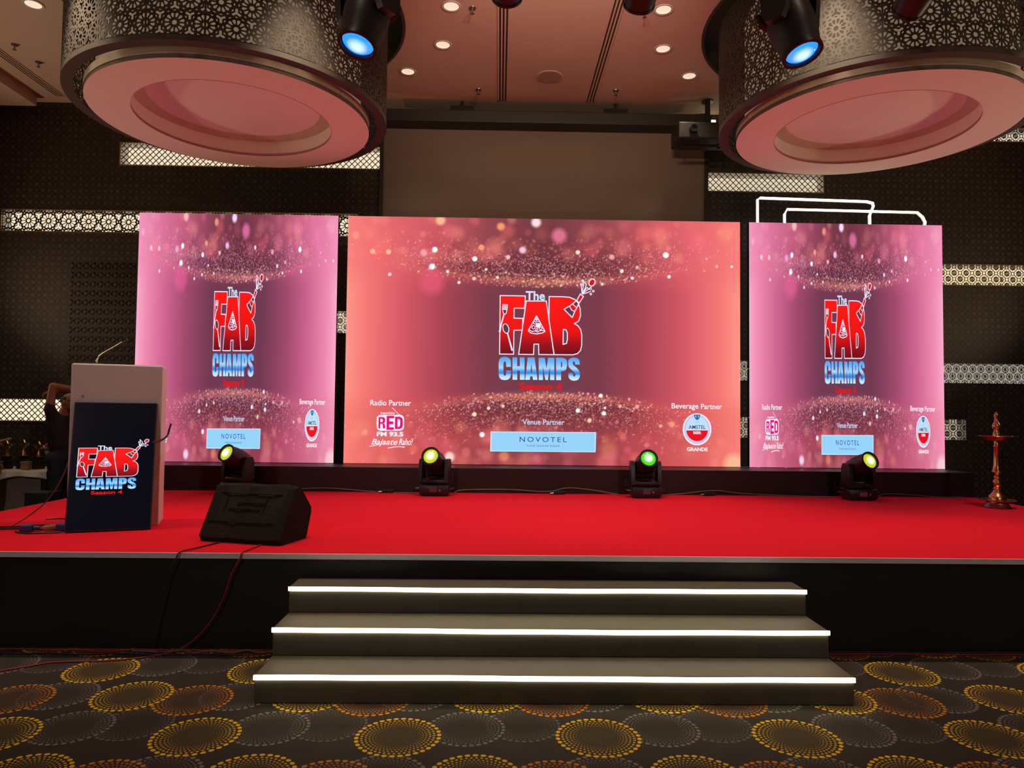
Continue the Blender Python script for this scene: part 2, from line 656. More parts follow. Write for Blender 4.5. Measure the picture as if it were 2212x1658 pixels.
def rosette_holes(cx, cy, p, big=False):
    H = []

    def blob(r0, r1, a, w0, w1):   # teardrop along angle a
        pts = []
        for t in np.linspace(0, pi, 6):
            pts.append((r1 - w1 + w1 * sin(t), w1 * cos(t)))
        pts += [(r0, -w0), (r0, w0)]
        return [(cx + p * (x * cos(a) - y * sin(a)), cy + p * (x * sin(a) + y * cos(a))) for x, y in pts]
    H.append([(cx + p * .088 * cos(t), cy + p * .088 * sin(t)) for t in np.linspace(0, 2 * pi, 13)[:-1]])
    for k in range(12):
        H.append(blob(.14, .375, 2 * pi * (k + .5) / 12, .020, .068) if big else blob(.175, .345, 2 * pi * (k + .5) / 12, .018, .056))
    for k in range(12):   # small leaves round the flower
        a = 2 * pi * k / 12
        rr = (.44 if big else .425) if k % 2 == 0 else (.445 if big else .43)
        lw = .030 if big else .026
        H.append([(cx + p * (rr * cos(a) + lw * cos(t) * cos(a) - .052 * sin(t) * sin(a)),
                   cy + p * (rr * sin(a) + lw * cos(t) * sin(a) + .052 * sin(t) * cos(a))) for t in np.linspace(0, 2 * pi, 9)[:-1]])
    return H


def tri_hole(cx, cy, p, rot, big=False):
    """three-armed opening between three rosettes"""
    pts = []
    L, w = (.175, .060) if big else (.15, .044)
    for k in range(3):
        a = rot + 2 * pi * k / 3
        d, n_ = (cos(a), sin(a)), (-sin(a), cos(a))
        for l, s in ((.05, -w), (L, -w), (L + .02, 0), (L, w), (.05, w)):
            pts.append((cx + p * (d[0] * l + n_[0] * s), cy + p * (d[1] * l + n_[1] * s)))
        b = a + pi / 3
        pts.append((cx + p * .045 * cos(b), cy + p * .045 * sin(b)))
    return pts


def rosette_panel(w, h, p, ox, oz, mrg, big=False):
    """outline + holes for a cut panel w x h; lattice pitch p, a rosette at (ox, oz)"""
    loops = [[(0, 0), (w, 0), (w, h), (0, h)]]
    rh = p * sqrt(3) / 2
    j0 = int(math.floor((0 - oz) / rh)) - 1
    j1 = int(math.ceil((h - oz) / rh)) + 1
    for j in range(j0, j1 + 1):
        for i in range(int((0 - ox) / p) - 2, int((w - ox) / p) + 3):
            cx = ox + (i + (.5 if j % 2 else 0)) * p
            cz = oz + j * rh
            hs = rosette_holes(cx, cz, p, big)
            hs.append(tri_hole(cx + p / 2, cz + p / (2 * sqrt(3)), p, pi / 2 + pi, big))
            hs.append(tri_hole(cx + p / 2, cz - p / (2 * sqrt(3)), p, pi / 2, big))
            for q in hs:
                xs_ = [a for a, b in q]
                zs_ = [b for a, b in q]
                if max(xs_) < mrg or min(xs_) > w - mrg or max(zs_) < mrg or min(zs_) > h - mrg:
                    continue
                q2 = clip_poly(q, mrg, w - mrg, mrg, h - mrg)
                if q2:
                    # drop slivers
                    A = abs(sum(q2[k - 1][0] * q2[k][1] - q2[k][0] * q2[k - 1][1] for k in range(len(q2)))) / 2
                    if A > (p * .02) ** 2:
                        loops.append(q2)
    return loops


def bars_in_rect(segs, w, h, bw, depth):
    """thin bars (2-D segments) clipped to a rectangle, front at y=0"""
    mb = MB()
    for (x0, z0), (x1, z1) in segs:
        dx, dz = x1 - x0, z1 - z0
        t0, t1 = 0., 1.
        ok = True
        for pq, q in ((-dx, x0), (dx, w - x0), (-dz, z0), (dz, h - z0)):
            if abs(pq) < 1e-12:
                if q < 0:
                    ok = False
            else:
                t = q / pq
                if pq < 0:
                    t0 = max(t0, t)
                else:
                    t1 = min(t1, t)
        if not ok or t1 - t0 < 1e-4:
            continue
        a = (x0 + dx * t0, z0 + dz * t0)
        b = (x0 + dx * t1, z0 + dz * t1)
        L = hypot(b[0] - a[0], b[1] - a[1])
        if L < 1e-4:
            continue
        nx, nz = -(b[1] - a[1]) / L * bw / 2, (b[0] - a[0]) / L * bw / 2
        q = [(a[0] - nx, a[1] - nz), (b[0] - nx, b[1] - nz), (b[0] + nx, b[1] + nz), (a[0] + nx, a[1] + nz)]
        mb.add([(x, 0, z) for x, z in q] + [(x, depth, z) for x, z in q], [(0, 1, 2, 3), (0, 4, 5, 1), (2, 6, 7, 3)])
    return mb


def pattern_segs(kind, w, h):
    S = []
    if kind == 'diamond':
        p = .082
        n = int((w + h) / p) + 2
        for i in range(-int(h / p) - 2, n):
            S.append(((i * p, 0), (i * p + h, h)))
            S.append(((i * p, h), (i * p + h, 0)))
    elif kind == 'star':
        a = .172
        for i in range(-1, int(w / a) + 2):
            for j in range(-1, int(h / a) + 2):
                for ox, oz, sq in ((0, 0, 1), (.5, .5, 1), (.5, 0, 0), (0, .5, 0)):
                    cx, cz = (i + ox) * a, (j + oz) * a
                    if sq:
                        r = .125 * a
                        P = [(cx - r, cz - r), (cx + r, cz - r), (cx + r, cz + r), (cx - r, cz + r)]
                        S += [(P[k], P[(k + 1) % 4]) for k in range(4)]
                        for sx in (-1, 1):
                            for sz in (-1, 1):
                                S.append(((cx + sx * r, cz + sz * r), (cx + sx * .25 * a, cz + sz * .25 * a)))
                    else:
                        r0, r1 = .06 * a, .25 * a
                        P0 = [(cx + r0 * cos(pi * k / 4), cz + r0 * sin(pi * k / 4)) for k in range(8)]
                        S += [(P0[k], P0[(k + 1) % 8]) for k in range(8)]
                        for k in range(8):
                            a1 = pi * (k + .5) / 4
                            S.append(((cx + .1 * a * cos(a1), cz + .1 * a * sin(a1)), (cx + r1 * cos(a1 + .28), cz + r1 * sin(a1 + .28))))
                            S.append(((cx + .1 * a * cos(a1), cz + .1 * a * sin(a1)), (cx + r1 * cos(a1 - .28), cz + r1 * sin(a1 - .28))))
    else:   # flower
        a = .116
        rh = a * .87
        for j in range(-1, int(h / rh) + 2):
            for i in range(-1, int(w / a) + 2):
                cx, cz = (i + (.5 if j % 2 else 0)) * a, j * rh
                P = [(cx + .40 * a * cos(pi * k / 4 + .39), cz + .40 * a * sin(pi * k / 4 + .39)) for k in range(8)]
                S += [(P[k], P[(k + 1) % 8]) for k in range(8)]
                for k in range(8):
                    a1 = pi * k / 4
                    S.append(((cx, cz), (cx + .42 * a * cos(a1), cz + .42 * a * sin(a1))))
                S.append(((cx + .3 * a, cz + .42 * a), (cx + .7 * a, cz + .42 * a)))
    return S


for (x0, x1, z0, z1, kind, glow, label) in NICHES:
    w, h = x1 - x0, z1 - z0
    t = thing('wall_niche', (x0, YW, z0), label, 'wall light')
    mb = MB()   # lining, open to the room
    mb.add([(0, 0, 0), (w, 0, 0), (w, .2, 0), (0, .2, 0)], [(0, 1, 2, 3)])
    mb.add([(0, 0, h), (w, 0, h), (w, .2, h), (0, .2, h)], [(3, 2, 1, 0)])
    mb.add([(0, 0, 0), (0, .2, 0), (0, .2, h), (0, 0, h)], [(0, 1, 2, 3)])
    mb.add([(w, 0, 0), (w, .2, 0), (w, .2, h), (w, 0, h)], [(3, 2, 1, 0)])
    mb.build('lining', M_WHITE, t)
    gm = emat('niche_glow_%d_%d' % (int(glow * 100), kind == 'flower'), (1.0, .80, .46) if glow == .82 else ((1.0, .84, .60) if kind != 'flower' else (1, .90, .74)), glow)
    MB().add([(.002, .195, .002), (w - .002, .195, .002), (w - .002, .195, h - .002), (.002, .195, h - .002)], [(0, 1, 2, 3)]).build('light_diffuser', gm, t)
    mb = MB()
    e = .014
    mb.box(-e, w + e, -.012, .004, -e, 0).box(-e, w + e, -.012, .004, h, h + e).box(-e, 0, -.012, .004, 0, h).box(w, w + e, -.012, .004, 0, h)
    mb.build('frame', M_FRAME if glow > .5 else M_BRONZE, t)
    if kind == 'rosette':
        pw = w / 3
        pitch = pw / 6.5
        mesh = None
        for k in range(3):
            if mesh is None or k:
                lp = rosette_panel(pw, h, .2755, -.02 + .1 - k * pw % .2755, h * .5, .004, True)
                V, T = fill(lp)
                mesh = sheet(V, T, .006, lambda x, y, d: (x, d, y)).mesh('grille', M_BRONZE)
            link('grille', mesh, t, (k * pw, .012, 0))
    else:
        nseg = max(1, round(w / 1.2))
        pw = w / nseg
        mesh = bars_in_rect(pattern_segs(kind, pw, h), pw, h, {'diamond': .0095, 'star': .0085, 'flower': .0065}[kind], .006).mesh('grille', M_BRONZE)
        for k in range(nseg):
            link('grille', mesh, t, (k * pw, .012, 0))

# faint barred lattice panel on the wall above the lectern, and another by the oil lamp
for (x0, x1, z0, n, pz, lab) in ((-5.95, -4.3, 2.02, 12, .127, 'dark wall panel of diamond lattice rows between flat bars above the lectern'),
                                 (6.02, 6.56, 1.56, 4, .115, 'small dark wall panel of diamond lattice rows above the dim star niche')):
    t = thing('lattice_panel', (x0, YW, z0), lab, 'wall panel')
    w = x1 - x0
    MB().box(0, w, -.006, -.001, 0, n * pz).build('backing', mat('lattice_backing', (.075, .052, .036), .6, 0, .2, 10), t)
    bar = MB().box(0, w, -.022, -.006, 0, pz * .36).mesh('flat_bar', M_BRONZE)
    S = []
    hh = pz * .64
    for i in range(-3, int(w / .1) + 3):
        S += [((i * .1, 0), (i * .1 + .1, hh)), ((i * .1 + .1, 0), (i * .1, hh))]
    lat = bars_in_rect(S, w, hh, .016, .012).mesh('diamond_row', M_BRONZE)
    for k in range(n):
        link('flat_bar', bar, t, (0, 0, k * pz))
        link('diamond_row', lat, t, (0, -.019, k * pz + pz * .36))

# round pale ring at the left end of the wall
t = thing('wall_ring', (-6.985, YW, 3.14), 'round pale-rimmed fitting on the dark wall at the left picture edge', 'wall fitting')
MB().lathe([(.085, 0), (.085, .03), (.066, .03), (.066, 0)], 32, M=Matrix.Rotation(RAD(90), 3, 'X')).build('rim', mat('pale_rim', (.5, .36, .33), .4, .2), t, True)
MB().lathe([(.066, .002), (.066, .014)], 32, M=Matrix.Rotation(RAD(90), 3, 'X')).build('disc', M_BRONZE, t)

# projection screen with housing above the LED wall
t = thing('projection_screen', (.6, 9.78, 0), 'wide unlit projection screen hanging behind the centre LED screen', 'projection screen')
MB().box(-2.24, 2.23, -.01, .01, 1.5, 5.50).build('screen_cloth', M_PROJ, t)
MB().box(-2.29, -2.24, -.02, .03, 1.5, 5.5).build('side_border', M_BRONZE, t)
MB().box(2.23, 2.28, -.02, .03, 1.5, 5.5).build('side_border', M_BRONZE, t)
MB().bbox(-2.32, 2.24, -.30, -.02, 5.46, 5.625, .012).build('housing', mat('housing_black', (.020, .018, .015), .5, 0, .2, 5), t)
for x in (-1.15, .95):
    MB().box(x - .16, x + .16, -.25, -.07, 5.625, 5.70).box(x - .02, x + .02, -.18, -.14, 5.70, 5.798).build('bracket', M_BLACKM, t)
for k, (a, b) in enumerate(((-2.3, -1.2), (-1.0, .9), (1.0, 2.2))):
    MB().tube([(a, -.2, 5.66), ((a + b) / 2, -.2, 5.60 + .03), (b, -.2, 5.67)], .010, 5).build('loom', M_DARKC2, t)

# projector hung right of the screen housing
t = thing('projector', (2.74, 9.24, 5.20), 'black ceiling-hung projector in front of the projection screen corner', 'projector')
MB().bbox(-.46, .42, -.22, .22, -.09, .13, .02).build('body', mat('housing_black', (.02, .018, .015)), t)
MB().lathe([(.05, 0), (.05, .08), (.04, .08), (.04, .06)], 20, (-.28, -.22, .02), M=Matrix.Rotation(RAD(90), 3, 'X')).build('lens', M_BLACK, t, True)
MB().lathe([(.035, .12), (.035, .575)], 12, (.03, .18, 0)).lathe([(.08, .56), (.08, .578)], 16, (.03, .18, 0)).build('ceiling_pole', M_BLACKM, t)
MB().tube([(-.46, -.1, -.155), (.45, -.1, -.135)], .022, 8, False).sphere((.1, -.1, -.145), .04).build('mount_bar', M_BLACKM, t)
for x in (-.38, .36):
    MB().box(x - .015, x + .015, -.12, -.08, -.15, -.08).build('hanger', M_BLACKM, t)
t = thing('wall_lamp', (2.96, YW, 5.50), 'small bright white wall lamp behind the projector pole', 'wall light')
MB().bbox(-.05, .05, -.07, 0, 0, .2, .01).build('body', emat('wall_lamp_glow', (1, .82, .55), 1.6), t)
MB().box(-.06, .06, -.08, 0, -.02, 0).build('base', M_BLACKM, t)

# ------------------------------------------------------------------ ceiling fixtures
M_DL = emat('downlight_glow', (1, .82, .60), .75)
DL = [((-.55, 7.32), 'recessed ceiling downlight in the left row, nearest the camera'),
      ((-.70, 8.11), 'recessed ceiling downlight, middle of the left row'),
      ((-1.19, 8.78), 'recessed ceiling downlight closest to the left drum'),
      ((1.68, 7.30), 'recessed ceiling downlight in the right row, nearest the camera'),
      ((1.86, 8.10), 'recessed ceiling downlight, middle of the right row'),
      ((2.34, 8.75), 'recessed ceiling downlight closest to the right drum'),
      ((-4.97, 7.45), 'recessed ceiling downlight left of the left drum')]
dl_trim = MB().lathe([(.080, -.002), (.100, -.004), (.104, .0), (.104, .002), (.076, .002)], 28, cap=False).mesh('trim', M_WHITE, True)
dl_bowl = MB().lathe([(.078, -.001), (.074, .004), (.002, .006)], 28, cap=False).mesh('lamp', M_DL, True)
for (x, y), lab in DL:
    t = thing('downlight', (x, y, ZC - .006), lab, 'ceiling light', group='recessed ceiling downlights')
    link('trim', dl_trim, t)
    link('lamp', dl_bowl, t)
    spot((x, y, ZC - .03), (x, y, 0), 40, WARM, 95, .8, .07)

# off-frame lamp added to lighten the trophy table and the man
spot((-6.9, 8.3, 5.62), (-6.2, 8.6, 0), 110, WARM, 80, .8, .07)

for x, y0, y1, lab in ((0, 5.2, 9.55, 'triple-slot linear air diffuser in the ceiling, left of centre'), (1.19, 5.2, 9.53, 'triple-slot linear air diffuser in the ceiling, right of centre'),
                       (-6.05, 5.2, 9.69, 'triple-slot linear air diffuser in the ceiling, at the far left')):
    t = thing('slot_diffuser', (x, y0, ZC), lab, 'air vent', group='linear air diffusers')
    L = y1 - y0
    sl = MB().box(-.0105, .0105, 0, L, -.004, -.001).mesh('slot', mat('slot_black', (.03, .022, .015), .8))
    rib = MB().box(-.009, .009, 0, L, -.010, -.0005).mesh('rib', M_CEIL)
    for k in (-1, 0, 1):
        link('slot', sl, t, (k * .038, 0, 0))
    for k in (-1.5, -.5, .5, 1.5):
        link('rib', rib, t, (k * .038, 0, 0))

t = thing('ceiling_speaker', (.59, 8.85, ZC), 'round flush ceiling loudspeaker grille between the two slot diffusers', 'speaker')
MB().lathe([(.165, 0), (.165, -.006), (.150, -.008)], 40, cap=False).build('rim', M_CEIL, t, True)
MB().lathe([(.150, -.0075), (.002, -.0085)], 40, cap=False).build('grille', mat('speaker_grille', (.40, .30, .25), .8, 0, .4, 250), t)

for (x, y), lab in (((-.33, 7.35), 'sprinkler head beside the left row downlight nearest the camera'), ((-.32, 9.25), 'sprinkler head left of the left slot diffuser end'),
                    ((1.49, 9.2), 'sprinkler head right of the right slot diffuser end'), ((1.49, 7.35), 'sprinkler head beside the right row downlight nearest the camera'),
                    ((-5.74, 8.31), 'front sprinkler head left of the left drum'), ((-5.73, 8.73), 'rear sprinkler head left of the left drum')):
    t = thing('sprinkler', (x, y, ZC), lab, 'sprinkler', group='ceiling sprinkler heads')
    MB().lathe([(.040, 0), (.038, -.008), (.012, -.010)], 16, cap=False).build('escutcheon', M_GREYM, t, True)
    MB().lathe([(.010, -.008), (.010, -.045), (.005, -.05), (.005, -.06), (.022, -.06), (.022, -.064)], 10).build('head', M_GREYM, t)

# ------------------------------------------------------------------ hanging drums
NP = 20
pwid = 2 * pi * R_SHELL / NP
Z_SH0, Z_SH1 = 4.665, 5.86
rim = .045
lp = rosette_panel(pwid, Z_SH1 - Z_SH0 - rim, pwid / 2, 0, pwid / 2 * .42, .008)
V, T = fill(lp)


def drum_map(x, y, d):
    a = -pi / 2 + (x - pwid / 2) / R_SHELL
    return ((R_SHELL - d) * cos(a), (R_SHELL - d) * sin(a), y + rim)


panel_me = sheet(V, T, .006, drum_map).mesh('panel', mat('drum_bronze', (.050, .040, .030), .75, 0, .2, 20))
M_LINER = emat('drum_core', (1, .78, .50), .15, (.6, .5, .4))
for (cx, cy), lab in zip(DRUMS, ('large perforated drum chandelier on the left, pink ring diffuser below', 'large perforated drum chandelier on the right, yellowish rim at its far edge')):
    t = thing('drum_chandelier', (cx, cy, Z_SH0), lab, 'chandelier', group='perforated drum chandeliers')
    for k in range(NP):
        o = link('panel', panel_me, t)
        o.rotation_euler = (0, 0, 2 * pi * (k + .12) / NP)
    mb = MB()
    mb.lathe([(R_SHELL - .006, rim), (R_SHELL + .004, rim), (R_SHELL + .004, -.004), (R_SHELL - .10, -.004), (R_SHELL - .10, .006), (R_SHELL - .006, .006), (R_SHELL - .006, rim)], 96, cap=False)
    mb.build('bottom_rim', mat('drum_rim', (.060, .046, .036), .7, 0, .2, 20), t, True)
    MB().lathe([(1.30, .10), (1.30, 1.28)], 72, cap=False).build('core', M_LINER, t, True)
    Ro, Ri, zb = 1.394, .99, -.065
    MB().lathe([(Ri, zb), (Ro, zb)], 96, cap=False).build('ring_diffuser', M_OPAL, t, True)
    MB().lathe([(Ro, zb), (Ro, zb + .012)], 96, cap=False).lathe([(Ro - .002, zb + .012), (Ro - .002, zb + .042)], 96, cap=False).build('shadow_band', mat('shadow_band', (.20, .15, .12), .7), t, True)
    MB().lathe([(Ro + .003, zb + .040), (Ro + .003, zb + .115), (Ro - .05, zb + .115), (.02, zb + .35)], 96, cap=False).build('side_band', mat('side_band', (.62, .52, .40), .6, 0, .15, 6), t, True)
    MB().lathe([(Ri, zb - .003), (Ri, zb + .025)], 96, cap=False).build('inner_lip', mat('inner_lip', (.42, .22, .19), .7), t, True)
    MB().lathe([(Ri + .012, zb + .02), (Ri + .012, zb + .20)], 96, cap=False).build('inner_wall', M_OPAL, t, True)
    MB().lathe([(Ri + .02, zb + .20), (.002, zb + .20)], 96, cap=False).build('inner_disc', M_OPAL, t, True)
    for k in range(4):
        a = pi / 4 + k * pi / 2
        MB().tube([(1.2 * cos(a), 1.2 * sin(a), .25), (1.2 * cos(a), 1.2 * sin(a), ZC + .3 - Z_SH0)], .012, 6, False).build('suspension_rod', M_BLACKM, t)

# ------------------------------------------------------------------ stage
ZS = .617
SX0, SX1, SY0, SY1 = -4.43, 5.56, 4.693, 9.0
t = thing('stage', (0, 0, 0), 'wide raised stage with red carpet top and black fascia', 'stage')
MB().box(SX0, SX1, SY0 + .002, SY1, ZS - .012, ZS).build('carpet_top', M_RED, t)
MB().box(SX0 + .01, SX1 - .01, SY0 + .012, SY1, 0, ZS - .012).build('fascia', M_FASCIA, t)
MB().box(SX0, SX1, SY0 - .012, SY0 + .002, ZS - .034, ZS).build('edge_trim', M_SILVER, t)
MB().box(SX0 - .006, SX0 + .004, SY0, SY1, ZS - .030, ZS).build('side_trim', M_FASCIA, t)

XA, XB = -1.276, 1.922
t = thing('stage_steps', (0, 0, 0), 'three black entrance steps with glowing LED edges at stage centre', 'steps')
Y_ST = (3.844, 4.136, 4.442, SY0 - .014)
Z_ST = (.150, .308, .466)
for k in range(3):
    z0 = 0 if k == 0 else Z_ST[k - 1]
    st = MB().bbox(XA, XB, Y_ST[k], SY0 - .014, z0, Z_ST[k], .006).build('step', M_STEP, t)
    mb = MB()
    n = 40
    pts = []
    for i in range(n + 1):
        x = XA - .003 + (XB - XA + .006) * i / n
        dz = .0018 * sin(i * .16 + k) + .0008 * sin(i * .6 + 2 * k)
        pts.append((x, dz))
    for i in range(n):
        (xa, da), (xb, db) = pts[i], pts[i + 1]
        zt, zb_ = Z_ST[k] - .002, Z_ST[k] - .026
        y0, y1 = Y_ST[k] - .007, Y_ST[k] + .001
        mb.add([(xa, y0, zb_ + da), (xb, y0, zb_ + db), (xb, y0, zt + db), (xa, y0, zt + da), (xa, y1, zb_ + da), (xb, y1, zb_ + db), (xb, y1, zt + db), (xa, y1, zt + da)],
               [(0, 1, 2, 3), (3, 2, 6, 7), (4, 5, 1, 0)] + ([(0, 3, 7, 4)] if i == 0 else []) + ([(1, 5, 6, 2)] if i == n - 1 else []))
    mb.build('led_strip', M_LED, st)

t = thing('screen_riser', (0, 0, ZS), 'long black riser under the LED screens at the stage rear', 'riser')
MB().bbox(SX0 + .05, 5.55, 8.25, 8.98, 0, .284, .006).build('body', M_FASCIA, t)
for x in (-1.9, .6, 3.1):
    MB().box(x - .002, x + .002, 8.2485, 8.252, .01, .27).build('seam', M_BLACK, t)

# ------------------------------------------------------------------ LED screens: picture
PA, PB = (0.001174, 0.0000109, -0.8866623), (0.0000243, -0.0018825, 1.8595822)
CW, CH = 4.877, 3.048


def uv(px, py):
    return (PA[0] * px + PA[1] * py + PA[2], PB[0] * px + PB[1] * py + PB[2])


def screen_image(W, H):
    """the motif shown on the walls: coral vignette with two swarms of glitter"""
    yy, xx = np.mgrid[0:H, 0:W]
    u = (xx + .5) / W
    t = 1 - (yy + .5) / H           # 0 at the top
    d = np.abs(u - .5) * 2

    def ramp(x, ks, cs):
        return np.stack([np.interp(x, ks, [c[i] for c in cs]) for i in range(3)], -1)
    img = ramp(d, [0, .28, .5, .72, .9, 1], [(112, 58, 74), (122, 58, 74), (165, 66, 82), (214, 88, 102), (246, 120, 118), (255, 150, 136)])
    # upper field a little warmer and lighter, lower field browner
    top = np.clip((.30 - t) / .12, 0, 1)[..., None]
    img = img * (1 - top) + top * ramp(d, [0, .3, .55, .8, 1], [(112, 52, 62), (150, 68, 78), (205, 88, 98), (232, 104, 110), (250, 128, 122)])
    bot = np.clip((t - .70) / .10, 0, 1)[..., None]
    img = img * (1 - bot) + bot * ramp(d, [0, .3, .55, .8, 1], [(140, 62, 70), (160, 66, 74), (196, 78, 84), (224, 98, 98), (252, 130, 118)])
    tb1 = .275 - .45 * (u - .5) ** 2
    tb2 = .705 + .50 * (u - .5) ** 2
    cen = np.exp(-(d / .55) ** 4)
    for tb, sg in ((tb1, -1), (tb2, 1)):
        s = (t - tb) * sg              # grows into the swarm
        band = np.clip(s / .03, 0, 1) * np.clip((.17 - s) / .08, 0, 1) * cen
        img = img * (1 - .45 * band[..., None]) + np.array([88, 38, 46]) * .45 * band[..., None]
        glow = np.exp(-((s - .018) / .016) ** 2) * np.exp(-(d / .42) ** 2)
        img = img + glow[..., None] * np.array([84, 50, 26])
    img = np.clip(img, 0, 255)
    # soft clouds
    for _ in range(170):
        cu = RNG.uniform(0, 1)
        if RNG.rand() < .5:
            ct = RNG.uniform(0, .17)
        else:
            ct = RNG.uniform(.84, 1)
        rad = RNG.uniform(.010, .034)
        splat(img, cu, ct, rad, (255, RNG.uniform(100, 165), RNG.uniform(105, 145)), RNG.uniform(.08, .42), 1.0)
    # mid-size grains between swarm and cloud
    for _ in range(600):
        cu = np.clip(RNG.normal(.5, .2), 0, 1)
        if RNG.rand() < .5:
            ct = .275 - .45 * (cu - .5) ** 2 - RNG.uniform(.08, .19)
        else:
            ct = .705 + .5 * (cu - .5) ** 2 + RNG.uniform(.08, .2)
        splat(img, cu, ct, RNG.uniform(.0022, .006), (255, RNG.uniform(110, 180), RNG.uniform(110, 160)), RNG.uniform(.10, .42), 1.1)
    # fine glitter
    for _ in range(6500):
        cu = np.clip(RNG.normal(.5, .165), 0, 1)
        s = RNG.beta(1.5, 2.2) * .15
        ct = (.275 - .45 * (cu - .5) ** 2 - s) if RNG.rand() < .5 else (.705 + .5 * (cu - .5) ** 2 + s)
        dark = RNG.rand() < .42 and abs(cu - .5) < .24
        c = (72, 24, 40) if dark else (255, RNG.uniform(140, 215), RNG.uniform(145, 205))
        splat(img, cu, ct, RNG.uniform(.0011, .0023), c, RNG.uniform(.35, 1.), .9)
    for _ in range(520):   # bright crumbs along the glowing lips
        cu = np.clip(RNG.normal(.5, .15), 0, 1)
        s = RNG.uniform(-.006, .05)
        ct = (.275 - .45 * (cu - .5) ** 2 - s) if RNG.rand() < .5 else (.705 + .5 * (cu - .5) ** 2 + s)
        splat(img, cu, ct, RNG.uniform(.0012, .0042), (255, RNG.uniform(150, 235), RNG.uniform(125, 205)), RNG.uniform(.25, .95), .9)
    # the large single lights
    big = [(965, 750, 28, (240, 90, 120), .65, 0), (998, 395, 6.5, (255, 255, 255), 1, 0), (970, 580, 7, (255, 255, 250), 1, 0), (1432, 495, 6, (255, 255, 255), 1, 0),
           (1953, 398, 8, (255, 205, 225), .95, 0), (1715, 140, 9, (255, 165, 110), .9, 0), (1060, 75, 11, (255, 195, 150), .9, 0), (2100, 95, 11, (255, 225, 235), 1, 0),
           (878, 430, 8, (255, 175, 185), .8, 0), (512, 665, 4, (255, 220, 230), .95, 0), (1138, 633, 3.6, (255, 235, 235), 1, 0), (1262, 752, 3.6, (255, 245, 245), 1, 0),
           (325, 415, 6, (255, 195, 160), .9, 0), (497, 420, 6, (255, 195, 160), .9, 0), (1795, 475, 5, (255, 210, 210), .95, 0), (1505, 370, 7, (255, 170, 120), .9, 0),
           (140, 240, 8, (255, 180, 150), .5, 0), (1555, 610, 3.2, (255, 240, 220), 1, 0), (1680, 697, 3.2, (255, 250, 240), 1, 0), (1425, 710, 4, (255, 225, 200), 1, 0),
           (235, 235, 17, (255, 130, 165), .75, 1), (435, 412, 5, (255, 240, 205), 1, 1), (800, 462, 6, (255, 170, 190), .9, 1), (1378, 440, 7, (255, 255, 250), 1, 1),
           (905, 612, 4.5, (255, 240, 230), 1, 1), (1018, 688, 3.5, (255, 245, 240), 1, 1), (1410, 672, 4, (255, 250, 250), 1, 1), (2085, 563, 3, (255, 245, 235), 1, 1),
           (1925, 565, 3, (255, 190, 160), .9, 1), (1405, 368, 6, (255, 125, 140), .7, 1), (1070, 572, 4, (255, 190, 185), .9, 1), (695, 752, 3.5, (255, 230, 190), 1, 1),
           (1518, 588, 6, (255, 240, 250), 1, 2), (1170, 825, 11, (255, 225, 215), .9, 2), (1345, 775, 10, (240, 130, 115), .5, 2), (1755, 820, 11, (245, 150, 100), .65, 2),
           (1435, 370, 5, (255, 240, 190), 1, 2), (1588, 305, 4, (255, 220, 190), 1, 2), (1743, 283, 4, (255, 220, 190), .9, 2), (260, 560, 7, (255, 170, 155), .5, 2),
           (675, 168, 4.5, (255, 255, 255), 1, 3), (540, 148, 3.2, (255, 160, 175), .9, 3), (432, 325, 5, (255, 255, 255), 1, 3), (708, 355, 5, (255, 255, 255), 1, 3),
           (720, 297, 3.2, (255, 240, 240), 1, 3), (555, 430, 5, (255, 225, 180), .9, 3), (880, 280, 4, (255, 200, 170), .9, 3), (1060, 285, 5, (255, 170, 170), .9, 3),
           (1430, 472, 7, (255, 165, 120), .8, 3), (1160, 690, 6, (235, 125, 145), .7, 3), (2090, 900, 24, (255, 225, 170), .6, 3), (730, 880, 22, (255, 130, 130), .5, 3),
           (1310, 490, 4, (255, 190, 165), .9, 3), (905, 590, 8, (235, 120, 100), .55, 3)]
    org = [(740, 460, .199), (1160, 460, .2034), (740, 820, .199), (1160, 820, .2034)]
    for zx, zy, r, c, a, o in big:
        px, py = org[o][0] + zx * org[o][2], org[o][1] + zy * org[o][2]
        a_u, a_v = uv(px, py)
        splat(img, a_u, 1 - a_v, r * .92 / 530., c, a, .45 if r < 8 else .7)
    return np.clip(img, 0, 255), d


def splat(img, u, t, rad, c, a, soft):
    """round light, radius in picture heights (picture is 1.6 high-units wide)"""
    H, W = img.shape[:2]
    cx, cy = u * W, (1 - t) * H
    r = rad * H
    R = int(math.ceil(r * (1 + soft))) + 1
    x0, x1, y0, y1 = int(cx) - R, int(cx) + R + 1, int(cy) - R, int(cy) + R + 1
    x0, y0 = max(x0, 0), max(y0, 0)
    x1, y1 = min(x1, W), min(y1, H)
    if x0 >= x1 or y0 >= y1:
        return
    Y, X = np.mgrid[y0:y1, x0:x1]
    dd = np.sqrt((X + .5 - cx) ** 2 + (Y + .5 - cy) ** 2)
    m = np.clip((r * (1 + soft * .5) - dd) / max(r * soft, .8), 0, 1)[..., None] * a
    img[y0:y1, x0:x1] = img[y0:y1, x0:x1] * (1 - m) + np.array(c) * m


def srgb2lin(a):
    a = a / 255.
    return np.where(a <= .04045, a / 12.92, ((a + .055) / 1.055) ** 2.4)


